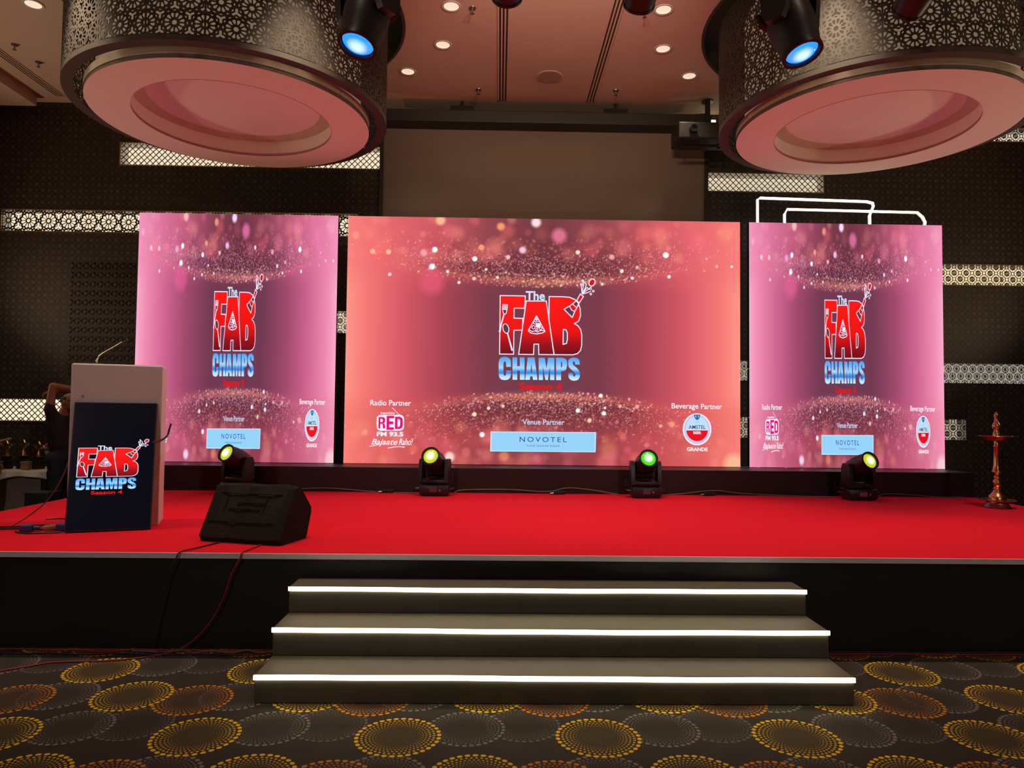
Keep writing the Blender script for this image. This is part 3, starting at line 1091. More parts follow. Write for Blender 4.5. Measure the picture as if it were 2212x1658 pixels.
IW, IH = 640, 400
IMG, DD = screen_image(IW, IH)
side = IMG.copy()
e = np.clip((DD - .25) / .75, 0, 1)
side[..., 0] = IMG[..., 0] * .95 + 6 * e
side[..., 1] = IMG[..., 1] * .96 + 26 * e
side[..., 2] = IMG[..., 2] * 1.10 + 52 * e
side = np.clip(side, 0, 255)
gx, gz = np.meshgrid(np.linspace(0, 1, IW + 1), np.linspace(0, 1, IH + 1))
co = np.stack([gx, np.zeros_like(gx), gz], -1).reshape(-1, 3)
ii = np.arange(IW * IH)
a0 = (ii // IW) * (IW + 1) + ii % IW
quads = np.stack([a0, a0 + 1, a0 + IW + 2, a0 + IW + 1], 1)
pic = bpy.data.meshes.new('picture')
pic.vertices.add(len(co))
pic.vertices.foreach_set('co', co.ravel())
pic.loops.add(quads.size)
pic.loops.foreach_set('vertex_index', quads.ravel().astype(np.int32))
pic.polygons.add(len(quads))
pic.polygons.foreach_set('loop_start', np.arange(0, quads.size, 4, dtype=np.int32))
pic.update(calc_edges=True)
for nm, im in (('centre', IMG), ('side', side)):
    at = pic.color_attributes.new(nm, 'FLOAT_COLOR', 'POINT')
    L = srgb2lin(im)
    pad = np.pad(L, ((0, 1), (0, 1), (0, 0)), mode='edge')
    c4 = np.concatenate([pad, np.ones(pad.shape[:2] + (1,))], -1).reshape(-1)
    at.data.foreach_set('color', c4.astype(np.float32))
pic_side = pic.copy()
pic.materials.append(attr_emit('led_picture_coral', 'centre', SCREEN_GAIN))
pic_side.materials.append(attr_emit('led_picture_pink', 'side', SCREEN_GAIN))


def print_mat(rgb, gain=SCREEN_GAIN):
    nm = 'print_%d_%d_%d' % tuple(int(c) for c in rgb)
    return emat(nm, lin(rgb), gain, (.01, .01, .01), .6)


class Print:
    """flat lettering in the x-z plane; several flat colours"""

    def __init__(s):
        s.mb = MB()
        s.mats = []

    def use(s, rgb):
        m = print_mat(rgb) if isinstance(rgb, tuple) else rgb
        if m not in s.mats:
            s.mats.append(m)
        s.mb.cur = s.mats.index(m)
        return s

    def poly(s, loops, lay=0):
        V, T = fill(loops)
        T2 = []
        for t_ in T:   # face the audience (-y)
            a = sum(V[t_[k - 1]][0] * V[t_[k]][1] - V[t_[k]][0] * V[t_[k - 1]][1] for k in range(len(t_)))
            T2.append(t_ if a > 0 else tuple(reversed(t_)))
        s.mb.add([(x, -lay * .0012, z) for x, z in V], T2)
        return s

    def stroke(s, pts, w, closed=False, lay=0):
        n = len(pts)
        for i in range(n if closed else n - 1):
            a, b = pts[i], pts[(i + 1) % n]
            L = hypot(b[0] - a[0], b[1] - a[1])
            if L < 1e-7:
                continue
            tx, tz = (b[0] - a[0]) / L, (b[1] - a[1]) / L
            nx, nz = -tz * w / 2, tx * w / 2
            ex, ez = tx * w * .4, tz * w * .4
            q = [(a[0] - nx - ex, a[1] - nz - ez), (b[0] - nx + ex, b[1] - nz + ez), (b[0] + nx + ex, b[1] + nz + ez), (a[0] + nx - ex, a[1] + nz - ez)]
            s.mb.add([(x, -lay * .0012, z) for x, z in q], [(0, 1, 2, 3)])
        return s

    def text(s, body, x0, x1, z0, z1, bold=0., shear=0., lay=0, space=1.):
        c = bpy.data.curves.new('t', 'FONT')
        c.body = body
        c.offset = bold
        c.shear = shear
        c.space_character = space
        c.resolution_u = 3
        o = bpy.data.objects.new('t', c)
        COL.objects.link(o)
        bpy.context.view_layer.update()
        me_ = o.evaluated_get(bpy.context.evaluated_depsgraph_get()).to_mesh()
        P = np.array([v.co[:2] for v in me_.vertices])
        fs = [tuple(p.vertices) for p in me_.polygons]
        mn, mx = P.min(0), P.max(0)
        Q = (P - mn) / (mx - mn)
        F2 = []
        for f in fs:
            a = sum(P[f[k - 1]][0] * P[f[k]][1] - P[f[k]][0] * P[f[k - 1]][1] for k in range(len(f)))
            F2.append(f if a > 0 else tuple(reversed(f)))
        s.mb.add([(x0 + q[0] * (x1 - x0), -lay * .0012, z0 + q[1] * (z1 - z0)) for q in Q], F2)
        o.to_mesh_clear()
        bpy.data.objects.remove(o)
        bpy.data.curves.remove(c)
        return s

    def mesh(s, name):
        return s.mb.mesh(name, s.mats)


# ---- logo (local metres at the size of the centre screen)
U0 = uv(1060, 590 + 1658 * .1628)


def LG(zx, zy):
    a, b = uv(1060 + zx * .1628, 590 + zy * .1628)
    return ((a - U0[0]) * CW + (zy - 1658) * .0000095 * CW * .15, (b - U0[1]) * CH)


def LP(pts):
    return [LG(*p) for p in pts]


def circ(cx, cy, rx, ry=None, rot=0., n=16):
    ry = ry or rx
    return [(cx + rx * cos(t_) * cos(rot) - ry * sin(t_) * sin(rot), cy + rx * cos(t_) * sin(rot) + ry * sin(t_) * cos(rot)) for t_ in np.linspace(0, 2 * pi, n + 1)[:-1]]


UNIT = .000932
fF = [(130, 300), (465, 305), (452, 470), (315, 468), (312, 600), (430, 603), (420, 760), (310, 762), (303, 1078), (118, 1076)]
fA = [(475, 372), (742, 372), (838, 1084), (637, 1082), (635, 945), (575, 945), (568, 1082), (370, 1080)]
fB = [(780, 312), (960, 315), (1050, 322), (1120, 350), (1168, 400), (1193, 480), (1195, 570), (1175, 630), (1150, 655), (1110, 672), (1160, 700), (1195, 750), (1210, 820),
      (1208, 960), (1190, 1030), (1150, 1070), (1090, 1086), (840, 1084), (775, 620)]
fBh = [(965, 750), (1000, 755), (1018, 800), (1018, 880), (1005, 935), (960, 948)]
M_FAB = ramp_emit('fab_gradient', LG(0, 1080)[1], LG(0, 310)[1], [(0, (100, 0, 18)), (.18, (150, 0, 20)), (.42, (235, 4, 8)), (1, (255, 12, 10))], SCREEN_GAIN)
M_CHAMPS = ramp_emit('champs_gradient', LG(0, 1425)[1], LG(0, 1115)[1], [(0, (225, 245, 255)), (.22, (160, 215, 255)), (.33, (20, 135, 235)), (.44, (70, 170, 245)), (.55, (170, 215, 255)), (.78, (105, 190, 255)), (1, (70, 165, 250))], SCREEN_GAIN)
p1 = Print().use(M_FAB)
for lp_ in ([fF], [fA], [fB, fBh]):
    p1.poly([LP(l) for l in lp_])
ME_FAB = p1.mesh('logo_letters')
WHT = (245, 238, 255)
DRK = (82, 52, 68)
ME_PIZ = Print().use((150, 0, 60)).poly([LP([(610, 570), (720, 775), (610, 800), (500, 770)])], 0).mesh('logo_pizza')
ME_SPO = Print().use(DRK).poly([LP(circ(203, 738, 34, 60, -.25))], 0).mesh('logo_spoon')
ME_FRK = Print().use(DRK).poly([LP([(162, 485), (218, 488), (203, 542), (178, 542)])], 0).mesh('logo_fork')
p2 = Print().use(DRK).poly([LP([(990, 478), (1050, 445), (1075, 490), (1115, 515), (1085, 588)])], 0).poly([LP([(1108, 405), (1148, 375), (1168, 402), (1130, 445)])], 0)
p2.use((225, 0, 30)).poly([LP([(1050, 442), (1090, 415), (1130, 460), (1112, 512), (1075, 490)])], 0).poly([LP([(1148, 362), (1195, 280), (1237, 312), (1180, 398)])], 0)
ME_BOT = p2.mesh('logo_bottle')
ME_CRK = Print().use((225, 0, 30)).poly([LP(circ(1352, 125, 34, 46, .5))], 0).mesh('logo_cork')
p3 = Print().use(WHT)
SW = 12 * UNIT
for l in (fF, fA, fB, fBh):
    p3.stroke(LP(l), SW, True)
p3.stroke(LP([(610, 570), (720, 775), (690, 795), (610, 810), (530, 795), (500, 768)]), SW, True)
p3.stroke(LP([(512, 755), (550, 778), (585, 768), (620, 785), (660, 765), (708, 765)]), SW * .8)
p3.poly([LP(circ(632, 698, 34))])
for c_ in ((588, 662, 18), (570, 722, 22), (612, 752, 14), (664, 738, 18), (628, 630, 16)):
    p3.stroke(LP(circ(*c_, n=10)), SW * .7, True)
p3.stroke(LP([(590, 625), (612, 590), (606, 630)]), SW * .7)
p3.stroke(LP(circ(203, 738, 38, 64, -.25)), SW * .8, True)
p3.poly([LP([(217, 800), (232, 795), (296, 1028), (275, 1034)])])
p3.poly([LP([(172, 545), (190, 545), (148, 690), (132, 785), (108, 782), (132, 690)])])
p3.stroke(LP([(165, 420), (158, 480), (172, 535), (188, 548), (208, 535), (220, 480), (225, 425)]), SW * .8)
for x_ in (168, 186, 204, 222):
    p3.stroke(LP([(x_, 418), (x_ - 3, 480)]), SW * .8)
p3.stroke(LP([(160, 482), (220, 486)]), SW * .9)
p3.stroke(LP([(975, 482), (1085, 590), (1118, 512), (1180, 398), (1237, 312), (1195, 278), (1148, 362), (1105, 400), (1050, 440)]), SW, True)
p3.stroke(LP([(1050, 442), (1075, 490), (1115, 512)]), SW * .8).stroke(LP([(1092, 412), (1132, 450)]), SW * .8).stroke(LP([(1148, 365), (1180, 398)]), SW * .8)
p3.stroke(LP(circ(1352, 125, 38, 50, .5)), SW, True)
for l in ([(1215, 270), (1228, 210), (1240, 160), (1225, 90)], [(1220, 270), (1262, 200), (1275, 150), (1240, 110)], [(1225, 275), (1300, 215), (1340, 190)], [(1230, 280), (1330, 245)], [(1218, 268), (1212, 200), (1205, 150)],
          [(1225, 270), (1285, 190), (1310, 215)]):
    p3.stroke(LP(l), SW * .9)
for c_ in ((1212, 152, 14), (1330, 208, 14), (1368, 240, 13), (1335, 278, 12), (1232, 100, 10)):
    p3.stroke(LP(circ(*c_, n=8)), SW * .7, True)
ME_OUT = p3.mesh('logo_outline')
p4 = Print().use((205, 228, 250))
x0, z1 = LG(470, 240)
x1, z0 = LG(724, 366)
p4.text('The', x0, x1, z0, z1, .025)
ME_THE = p4.mesh('logo_the')
p5 = Print().use(M_CHAMPS)
cC = [(185, 1112), (235, 1122), (262, 1150), (267, 1185), (267, 1245), (205, 1245), (205, 1195), (195, 1172), (178, 1172), (168, 1195), (168, 1340), (178, 1362), (195, 1362), (205, 1340), (205, 1295),
      (267, 1295), (267, 1345), (255, 1390), (230, 1412), (185, 1420), (140, 1412), (115, 1388), (105, 1345), (105, 1190), (115, 1148), (140, 1120)]
cH = [(288, 1120), (350, 1120), (350, 1235), (385, 1235), (385, 1120), (447, 1120), (447, 1415), (385, 1415), (385, 1295), (350, 1295), (350, 1415), (288, 1415)]
cA = [(490, 1122), (580, 1122), (618, 1416), (557, 1416), (553, 1370), (522, 1370), (516, 1416), (455, 1416)]
cAh = [(527, 1318), (549, 1318), (540, 1215), (535, 1215)]
cM = [(635, 1125), (715, 1125), (738, 1270), (760, 1125), (842, 1125), (842, 1418), (785, 1418), (785, 1230), (755, 1418), (722, 1418), (690, 1230), (690, 1418), (635, 1418)]
cP = [(865, 1125), (945, 1125), (990, 1138), (1010, 1170), (1012, 1225), (1000, 1275), (975, 1298), (930, 1302), (930, 1420), (865, 1420)]
cPh = [(930, 1175), (945, 1180), (948, 1215), (944, 1248), (930, 1252)]
cS = [(1180, 1215), (1118, 1215), (1118, 1190), (1108, 1172), (1092, 1175), (1086, 1195), (1092, 1220), (1140, 1260), (1170, 1295), (1182, 1340), (1175, 1390), (1150, 1420), (1100, 1430), (1055, 1418),
      (1030, 1385), (1027, 1325), (1088, 1325), (1088, 1358), (1098, 1375), (1115, 1372), (1122, 1350), (1115, 1325), (1070, 1285), (1035, 1250), (1025, 1205), (1032, 1155), (1060, 1130), (1105, 1122), (1150, 1132), (1175, 1160)]
for lp_ in ([cC], [cH], [cA, cAh], [cM], [cP, cPh], [cS]):
    p5.poly([LP(l) for l in lp_])
ME_CH = p5.mesh('logo_champs')
p6 = Print().use((228, 8, 20))
x0, z1 = LG(380, 1448)
x1, z0 = LG(936, 1552)
p6.text('Season 4', x0, x1, z0 - .004, z1 - .004, .03)
ME_SEA = p6.mesh('logo_season')
LOGO = (('logo_letters', ME_FAB, 1), ('logo_pizza', ME_PIZ, 3), ('logo_spoon', ME_SPO, 3), ('logo_fork', ME_FRK, 3), ('logo_bottle', ME_BOT, 3), ('logo_cork', ME_CRK, 3), ('logo_outline', ME_OUT, 4), ('logo_the', ME_THE, 5), ('logo_champs', ME_CH, 1), ('logo_season', ME_SEA, 1))


# ---- sponsor block (unit coordinates of the picture)
def SP(px, py):
    return uv(px, py)


def box_uv(px0, py0, px1, py1):
    a = uv(px0, py0)
    b = uv(px1, py1)
    return a[0], b[0], b[1], a[1]


WH = (250, 244, 252)
ME_CAP = [Print().use(WH).text('Radio Partner', *box_uv(802, 863, 889, 876), .012).mesh('radio_partner_caption'),
          Print().use(WH).text('Beverage', *box_uv(1450, 871, 1508, 887), .012).mesh('beverage_caption'),
          Print().use(WH).text('Partner', *box_uv(1513.5, 872.5, 1559, 884.5), .012).mesh('partner_caption'),
          Print().use((196, 220, 250)).text('Venue Partner', *box_uv(1128, 905, 1218, 917.5), .012).mesh('venue_partner_caption')]


def Z4(zx, zy):
    return uv(780 + zx * .0784, 850 + zy * .0784)


def Z5(zx, zy):
    return uv(1440 + zx * .0784, 860 + zy * .0784)


def rrect(x0, y0, x1, y1, r, n=5):
    P = []
    for cx, cy, a in ((x1 - r, y1 - r, 0), (x0 + r, y1 - r, pi / 2), (x0 + r, y0 + r, pi), (x1 - r, y0 + r, 1.5 * pi)):
        P += [(cx + r * cos(a + k * pi / 2 / n), cy + r * sin(a + k * pi / 2 / n)) for k in range(n + 1)]
    return P


q = Print().use(WH)
q.poly([[Z4(*p) for p in rrect(462, 575, 1205, 1005, 110)]], 0)
q.stroke([Z4(880, 380), Z4(1080, 585)], .0016, lay=0)
q.text('superhits', *(lambda a, b: (a[0], b[0], b[1], a[1]))(Z4(565, 490), Z4(948, 572)), .02)
q.use((222, 240, 255)).text('FM 93.5', *(lambda a, b: (a[0], b[0], b[1], a[1]))(Z4(465, 1030), Z4(1188, 1168)), .045)
q.use(WH).text('Bajaate', *(lambda a, b: (a[0], b[0], b[1], a[1]))(Z4(320, 1225), Z4(1030, 1440)), .012, .35)
q.text('Raho!', *(lambda a, b: (a[0], b[0], b[1], a[1]))(Z4(1070, 1215), Z4(1450, 1400)), .012, .35)
q.stroke([Z4(280, 1430), Z4(420, 1405), Z4(520, 1380)], .0022)
q.stroke([Z4(785, 1475), Z4(950, 1445), Z4(1100, 1440), Z4(1215, 1455)], .0032)
MAG = (240, 0, 118)
rR = [(510, 635), (640, 635), (680, 655), (690, 700), (690, 750), (670, 785), (645, 800), (680, 825), (690, 870), (692, 945), (630, 945), (625, 850), (610, 815), (560, 815), (560, 945), (505, 945)]
rRh = [(560, 685), (610, 685), (625, 710), (620, 755), (605, 770), (560, 770)]
rE = [(730, 600), (938, 600), (935, 670), (805, 670), (805, 750), (915, 755), (915, 830), (803, 830), (803, 912), (930, 912), (928, 985), (725, 985)]
rD = [(958, 625), (1090, 625), (1150, 655), (1172, 710), (1172, 870), (1150, 930), (1095, 962), (955, 962)]
rDh = [(1030, 690), (1075, 695), (1098, 730), (1098, 860), (1075, 900), (1028, 905)]
q.use(MAG)
for lp_ in ([rR, rRh], [rE], [rD, rDh]):
    q.poly([[Z4(*p) for p in l] for l in lp_], 1)
ME_RED = q.mesh('radio_partner_logo')

q = Print().use((150, 212, 250)).poly([[uv(1061, 931), uv(1285, 933), uv(1284, 976), uv(1060, 973.5)]], 0)
q.use((196, 232, 255)).stroke([uv(1061, 932), uv(1285, 934), uv(1284, 975), uv(1060, 972.5)], .003, True, 1)
q.use((20, 70, 170)).text('NOVOTEL', *box_uv(1122, 942.5, 1223, 954.5), .004, 0, 1, 1.35)
q.use((60, 130, 205)).text('PUNE NAGAR ROAD', *box_uv(1137, 959.5, 1208, 964.5), .015, 0, 1, 1.2)
ME_VEN = q.mesh('venue_partner_banner')

q = Print().use(WH).poly([[Z5(*p) for p in circ(822, 860, 395, 438, n=48)]], 0)
q.use((205, 205, 235)).poly([[Z5(*p) for p in circ(822, 860, 362, 405, n=48)]], 1)
q.use((190, 225, 250)).poly([[Z5(*p) for p in circ(822, 850, 305, 345, n=48)]], 2)
q.use((150, 165, 215))
for k in range(44):
    a_ = 2 * pi * k / 44
    if abs((a_ - 1.5 * pi + pi) % (2 * pi) - pi) < .35:
        continue
    c0, c1 = (822 + 325 * cos(a_), 858 + 366 * sin(a_)), (822 + 348 * cos(a_ + .03), 858 + 390 * sin(a_ + .03))
    q.stroke([Z5(*c0), Z5(*c1)], .0009, lay=2)
arc = [(535 + (822 - 535) * 2 * k / 24, 0) for k in range(25)]
redp = [(537, 888), (1112, 888)] + [(822 + 300 * cos(t_), 868 + 318 * sin(t_)) for t_ in np.linspace(.12, pi - .12, 25)]
q.use((238, 6, 30)).poly([[Z5(*p) for p in redp]], 3)
q.use(WH).stroke([Z5(535, 880), Z5(1112, 880)], .0016, lay=3)
q.use((20, 52, 96)).text('AMSTEL', *(lambda a, b: (a[0], b[0], b[1], a[1]))(Z5(590, 745), Z5(1060, 855)), .008, 0, 3)
q.use(WH).text('BIER', *(lambda a, b: (a[0], b[0], b[1], a[1]))(Z5(718, 915), Z5(935, 992)), .025, 0, 4)
q.text('GRANDE', *(lambda a, b: (a[0], b[0], b[1], a[1]))(Z5(540, 1352), Z5(1112, 1462)), .03, 0, 1)
q.use((30, 100, 170)).poly([[Z5(*p) for p in [(735, 455), (915, 455), (905, 520), (875, 575), (825, 612), (775, 575), (745, 520)]]], 3)
q.use((120, 195, 245)).poly([[Z5(*p) for p in [(768, 480), (805, 480), (800, 560), (775, 530)]]], 4).poly([[Z5(*p) for p in [(848, 480), (885, 480), (872, 530), (850, 560)]]], 4)
q.use((90, 130, 175)).stroke([Z5(775, 672), Z5(872, 672)], .0010, lay=3)
ME_BEV = q.mesh('beverage_partner_logo')
SPONS = tuple((m_.name, m_, 1) for m_ in ME_CAP) + ( ('radio_partner_logo', ME_RED, 1), ('venue_partner_banner', ME_VEN, 1), ('beverage_partner_logo', ME_BEV, 1))

YS, ZB = 8.763, .906


def led_screen(x0, w, me_pic, label, nx):
    t = thing('led_screen', (x0, YS, ZB), label, 'LED screen', group='LED screens on the stage riser')
    o = link('picture', me_pic, t)
    o.scale = (w, 1, CH)
    cab = MB().bbox(.003, w / nx - .003, .004, .085, .003, CH / 5 - .003, .004).mesh('cabinet', M_BLACK)
    for i in range(nx):
        for j in range(5):
            link('cabinet', cab, t, (i * w / nx, 0, j * CH / 5))
    mb = MB()
    for x in (.3, w - .3):
        mb.box(x - .03, x + .03, .085, .14, 0, CH * .96)
        mb.box(x - .03, x + .03, .14, .21, 0, .05)
    mb.build('support_frame', M_BLACKM, t)
    k = w / CW
    for nm, me_, lay in LOGO:
        o = link(nm, me_, t, (U0[0] * w, -.0015 * lay, U0[1] * CH))
        o.scale = (k, 1, 1)
    for nm, me_, lay in SPONS:
        o = link(nm, me_, t, (0, -.0015 * lay, 0))
        o.scale = (w, 1, CH)
    return t


led_screen(-1.893, CW, pic, 'wide coral central LED screen with the event logo', 8)
led_screen(-4.453, CW / 2, pic_side, 'narrow pink LED screen behind the lectern', 4)
led_screen(3.098, CW / 2, pic_side, 'narrow pink LED screen beside the brass oil lamp', 4)

# neon outline frames behind the right screen
for pts, y, lab in (([(3.425, 0), (3.425, 4.43), (3.46, 4.45), (4.90, 4.425), (4.985, 4.405), (4.99, 4.36), (4.94, 4.24), (4.95, 0)], 9.36, 'left white neon light frame rising behind the right LED screen'),
                    ([(3.775, 0), (3.765, 4.22), (3.80, 4.285), (5.55, 4.27), (5.62, 4.21), (5.655, 4.14), (5.62, 4.0), (5.64, 0)], 9.30, 'right white neon light frame rising behind the right LED screen')):
    t = thing('neon_frame', (0, y, 0), lab, 'neon light', group='white neon frames')
    MB().tube([(x, 0, max(z, .02)) for x, z in pts], .0135, 8, False).build('neon_tube', M_NEON, t, True)
    MB().tube([(x, .032, max(z, .02)) for x, z in pts], .014, 6, False).build('backing_frame', M_WHITE, t, True)

# ------------------------------------------------------------------ lectern with digital display
ANG = atan2(.1923, .541)
FRX, FRY = -2.708, 5.775
lx, ly = cos(ANG), sin(ANG)
W_L = .64
t = thing('lectern', (FRX - W_L * lx, FRY - W_L * ly, ZS), 'white boxy lectern behind the tall black display', 'lectern', (0, 0, ANG))
MB().bbox(0, W_L, 0, .34, 0, 1.27, .006).build('body', M_WHITE, t)
MB().bbox(.01, W_L - .01, .01, .33, 1.268, 1.276, .003).build('top_panel', M_WHITE, t)
MB().lathe([(.008, 0), (.008, .006), (.004, .008)], 12, (.085, -.0, 1.02), M=Matrix.Rotation(RAD(90), 3, 'X')).build('screw_cap', M_GREYM, t)

BLX, BLY = -3.2042, 5.3615
t = thing('digital_display', (BLX, BLY, ZS + .0095), 'tall black digital signage display leaning on the white lectern', 'display', (0, 0, ANG))
LEAN = atan2(.2, .966)
DW, DH = .574, .985
ML = Matrix.Rotation(-LEAN, 4, 'X')
MB().bbox(0, DW, .001, .045, 0, DH, .004).xf(ML).build('casing', M_BLACK, t)
mscr, nt_, b_ = new_mat('display_glass')
b_.inputs['Base Color'].default_value = (.006, .007, .012, 1)
b_.inputs['Roughness'].default_value = .12
b_.inputs['Emission Color'].default_value = (.08, .10, .24, 1)
b_.inputs['Emission Strength'].default_value = .02
MB().box(.008, DW - .008, -.001, .002, .008, DH - .008).xf(ML).build('glass', mscr, t)
for nm, me_, lay in LOGO:
    o = link(nm, me_, t)
    o.rotation_euler = (-LEAN, 0, 0)
    o.scale = (.4056, 1, .304)
    o.location = ML @ Vector((.0135, -.002 - .0015 * lay, .239))
MB().tube([(DW - .01, .03, .66), (DW + .03, .14, .665), (DW + .075, .22, .70), (DW + .09, .24, .76), (DW + .10, .25, .80)], .008, 6).build('power_cable', M_DARKC2, t)

t = thing('gooseneck_microphone', (-3.255, 5.80, ZS + 1.276), 'thin shiny gooseneck microphone standing on the lectern', 'microphone')
MB().lathe([(.028, 0), (.026, .012), (.008, .018)], 16).build('base', M_BLACKM, t, True)
MB().tube([(0, 0, .01), (.005, 0, .05), (.03, 0, .09), (.12, 0, .145), (.20, 0, .195)], .0065, 8).build('neck', mat('chrome_neck', (.75, .75, .55), .15, 1), t, True)
MB().tube([(.20, 0, .195), (.235, 0, .219)], .010, 10, False).build('capsule', M_BLACKM, t, True)

# ------------------------------------------------------------------ floor monitor
t = thing('stage_monitor', (-1.80, 5.015, ZS), 'black wedge stage monitor under a fabric cover at the stage edge', 'speaker', (0, 0, atan2(-.175, .615)))
prof = [(.02, .0), (-.005, .035), (.015, .075), (.19, .375), (.235, .392), (.27, .375), (.415, .22), (.42, .19), (.36, .02), (.34, 0)]
bm = bmesh.new()
N = len(prof)
rows = []
for i in range(9):
    x = -.325 + .65 * i / 8
    sh = 1 - (.045 if i in (0, 8) else 0)
    rows.append([bm.verts.new((x, .2 + (y - .2) * sh + .004 * sin(i * 2.1 + k), max(0, .17 + (z - .17) * sh + (.004 * sin(i * 1.7 + k * 2.3) if z > .03 else -.001)) if z > 0 else 0)) for k, (y, z) in enumerate(prof)])
for i in range(8):
    for k in range(N):
        bm.faces.new((rows[i][k], rows[i + 1][k], rows[i + 1][(k + 1) % N], rows[i][(k + 1) % N]))
bm.faces.new(list(reversed(rows[0])))
bm.faces.new(rows[8])
bmesh.ops.recalc_face_normals(bm, faces=bm.faces[:])
MB().bm(bm).build('fabric_cover', M_FABRIC, t, True)
nv = Vector((0, -.3, .175)).normalized()
for k, (f0, x0, x1) in enumerate(((.22, -.29, .25), (.50, -.16, .10), (.64, -.10, .12), (.84, -.26, .24))):   # seams across the sloped face
    y, z = .015 + .175 * f0, .075 + .30 * f0
    MB().tube([(x0, y - .004, z + .003), ((x0 + x1) / 2, y - .007, z + .001), (x1, y - .004, z + .003)], .004, 5).build('seam', M_FABRIC, t, True)
for x in (-.19, .13):
    MB().tube([(x, .015 + .175 * f - .006, .075 + .30 * f + .003) for f in (.45, .62, .80)], .004, 5).build('seam', M_FABRIC, t, True)

# ------------------------------------------------------------------ moving heads
M_HEADB = mat('moving_head_black', (.014, .013, .017), .38, 0, .25, 70, .05)


def lens_mat(name, edge, core, gain):
    m, nt, b = new_mat(name)
    m.cycles.emission_sampling = 'NONE'
    tc = nt.nodes.new('ShaderNodeTexCoord')
    ln = nt.nodes.new('ShaderNodeVectorMath')
    ln.operation = 'LENGTH'
    nt.links.new(tc.outputs['Object'], ln.inputs[0])
    mr = nt.nodes.new('ShaderNodeMapRange')
    mr.inputs[1].default_value = .022
    mr.inputs[2].default_value = .058
    nt.links.new(ln.outputs['Value'], mr.inputs[0])
    g = NG(nt)
    c = g.mix(mr.outputs[0], core, edge)
    nt.links.new(c, b.inputs['Emission Color'])
    b.inputs['Emission Strength'].default_value = gain
    b.inputs['Base Color'].default_value = (.05, .05, .05, 1)
    b.inputs['Roughness'].default_value = .08
    b.inputs['Coat Weight'].default_value = .6
    return m


LM_Y = lens_mat('lens_yellow', lin((175, 185, 20)), lin((250, 255, 235)), 1.4)
LM_G = lens_mat('lens_green', lin((60, 190, 20)), lin((235, 255, 235)), 1.4)
LM_B = lens_mat('lens_blue', lin((40, 140, 250)), lin((200, 235, 255)), 1.5)
LM_O = mat('lens_dark', (.02, .02, .03), .08, 0, .1, 20, coat=.8)
base_me = MB().bbox(-.165, .165, -.125, .125, .015, .125, .022).bbox(-.14, .14, -.105, .105, 0, .03, .006).mesh('base', M_HEADB, True)
hand_me = MB().tube([(-.165, -.06, .075), (-.205, -.055, .08), (-.205, .055, .08), (-.165, .06, .075)], .011, 6, False).mesh('handle', M_HEADB, True)
disp_me = MB().box(-.045, .035, -.129, -.124, .05, .095).mesh('display', emat('head_display', (.5, .05, .07), .10, (.02, .02, .02)))
knob_me = MB().lathe([(.012, 0), (.012, .008)], 10, (.065, -.124, .07), M=Matrix.Rotation(RAD(90), 3, 'X')).mesh('knob', M_GREYM)
ymb = MB().bbox(-.165, .165, -.075, .075, .128, .185, .02)
for s_ in (-1, 1):
    ymb.prism([(-.080, .15), (.080, .15), (.068, .36), (.045, .405), (-.045, .405), (-.068, .36)], 'x', s_ * .128, s_ * .168)
yoke_me = ymb.mesh('yoke', M_HEADB, True)
# head modelled along +z, pivot at the origin
hd = MB()
hprof = [(.045, -.185), (.085, -.175), (.108, -.14), (.118, -.06), (.120, .03), (.112, .10), (.100, .165), (.100, .20), (.090, .203), (.087, .19)]
hd.lathe(hprof, 16, cap=True)
head_me = hd.mesh('head', M_HEADB, True)
fin_me = MB().box(-.09, .09, -.126, -.10, -.11, -.10).mesh('cooling_fin', M_BLACKM)
lens_prof = [(.088, -.012), (.070, .006), (.045, .016), (.02, .021), (.001, .022)]
lens_me = {}


def moving_head(loc, pan, tilt, lm, label, group, hang=False):
    t = thing('moving_head', loc, label, 'stage light', (pi, 0, 0) if hang else (0, 0, 0), group)
    link('base', base_me, t)
    h1 = link('handle', hand_me, t)
    h2 = link('handle', hand_me, t)
    h2.rotation_euler = (0, 0, pi)
    link('display', disp_me, t)
    link('knob', knob_me, t)
    y = link('yoke', yoke_me, t)
    y.rotation_euler = (0, 0, pan)
    R = Matrix.Rotation(pan, 4, 'Z') @ Matrix.Rotation(tilt, 4, 'X')
    h = link('head', head_me, t)
    h.matrix_local = Matrix.Translation((0, 0, .365)) @ R
    for k in range(3):
        link('cooling_fin', fin_me, h, (0, 0, k * .03))
    if lm not in lens_me:
        lens_me[lm] = MB().lathe(lens_prof, 28, cap=False).mesh('lens', lm, True)
    link('lens', lens_me[lm], h, (0, 0, .195))
    MB().lathe([(.086, .19), (.103, .19), (.103, .208), (.086, .208)], 28, cap=False).build('lens_ring', M_BLACKM, h, True)
    return t


moving_head((-2.904, 8.03, ZS), -.42, RAD(64), LM_Y, 'moving-head beam light directly behind the fabric-covered stage monitor', 'moving heads on stage')
moving_head((-.704, 7.98, ZS), -.20, RAD(66), LM_Y, 'yellow-lensed moving-head beam light left of the centre screen banner', 'moving heads on stage')
moving_head((1.64, 7.96, ZS), 0.0, RAD(66), LM_G, 'green-lensed moving-head beam light right of the centre screen banner', 'moving heads on stage')
moving_head((4.028, 7.93, ZS), .22, RAD(66), LM_Y, 'moving-head beam light in front of the right LED screen', 'moving heads on stage')

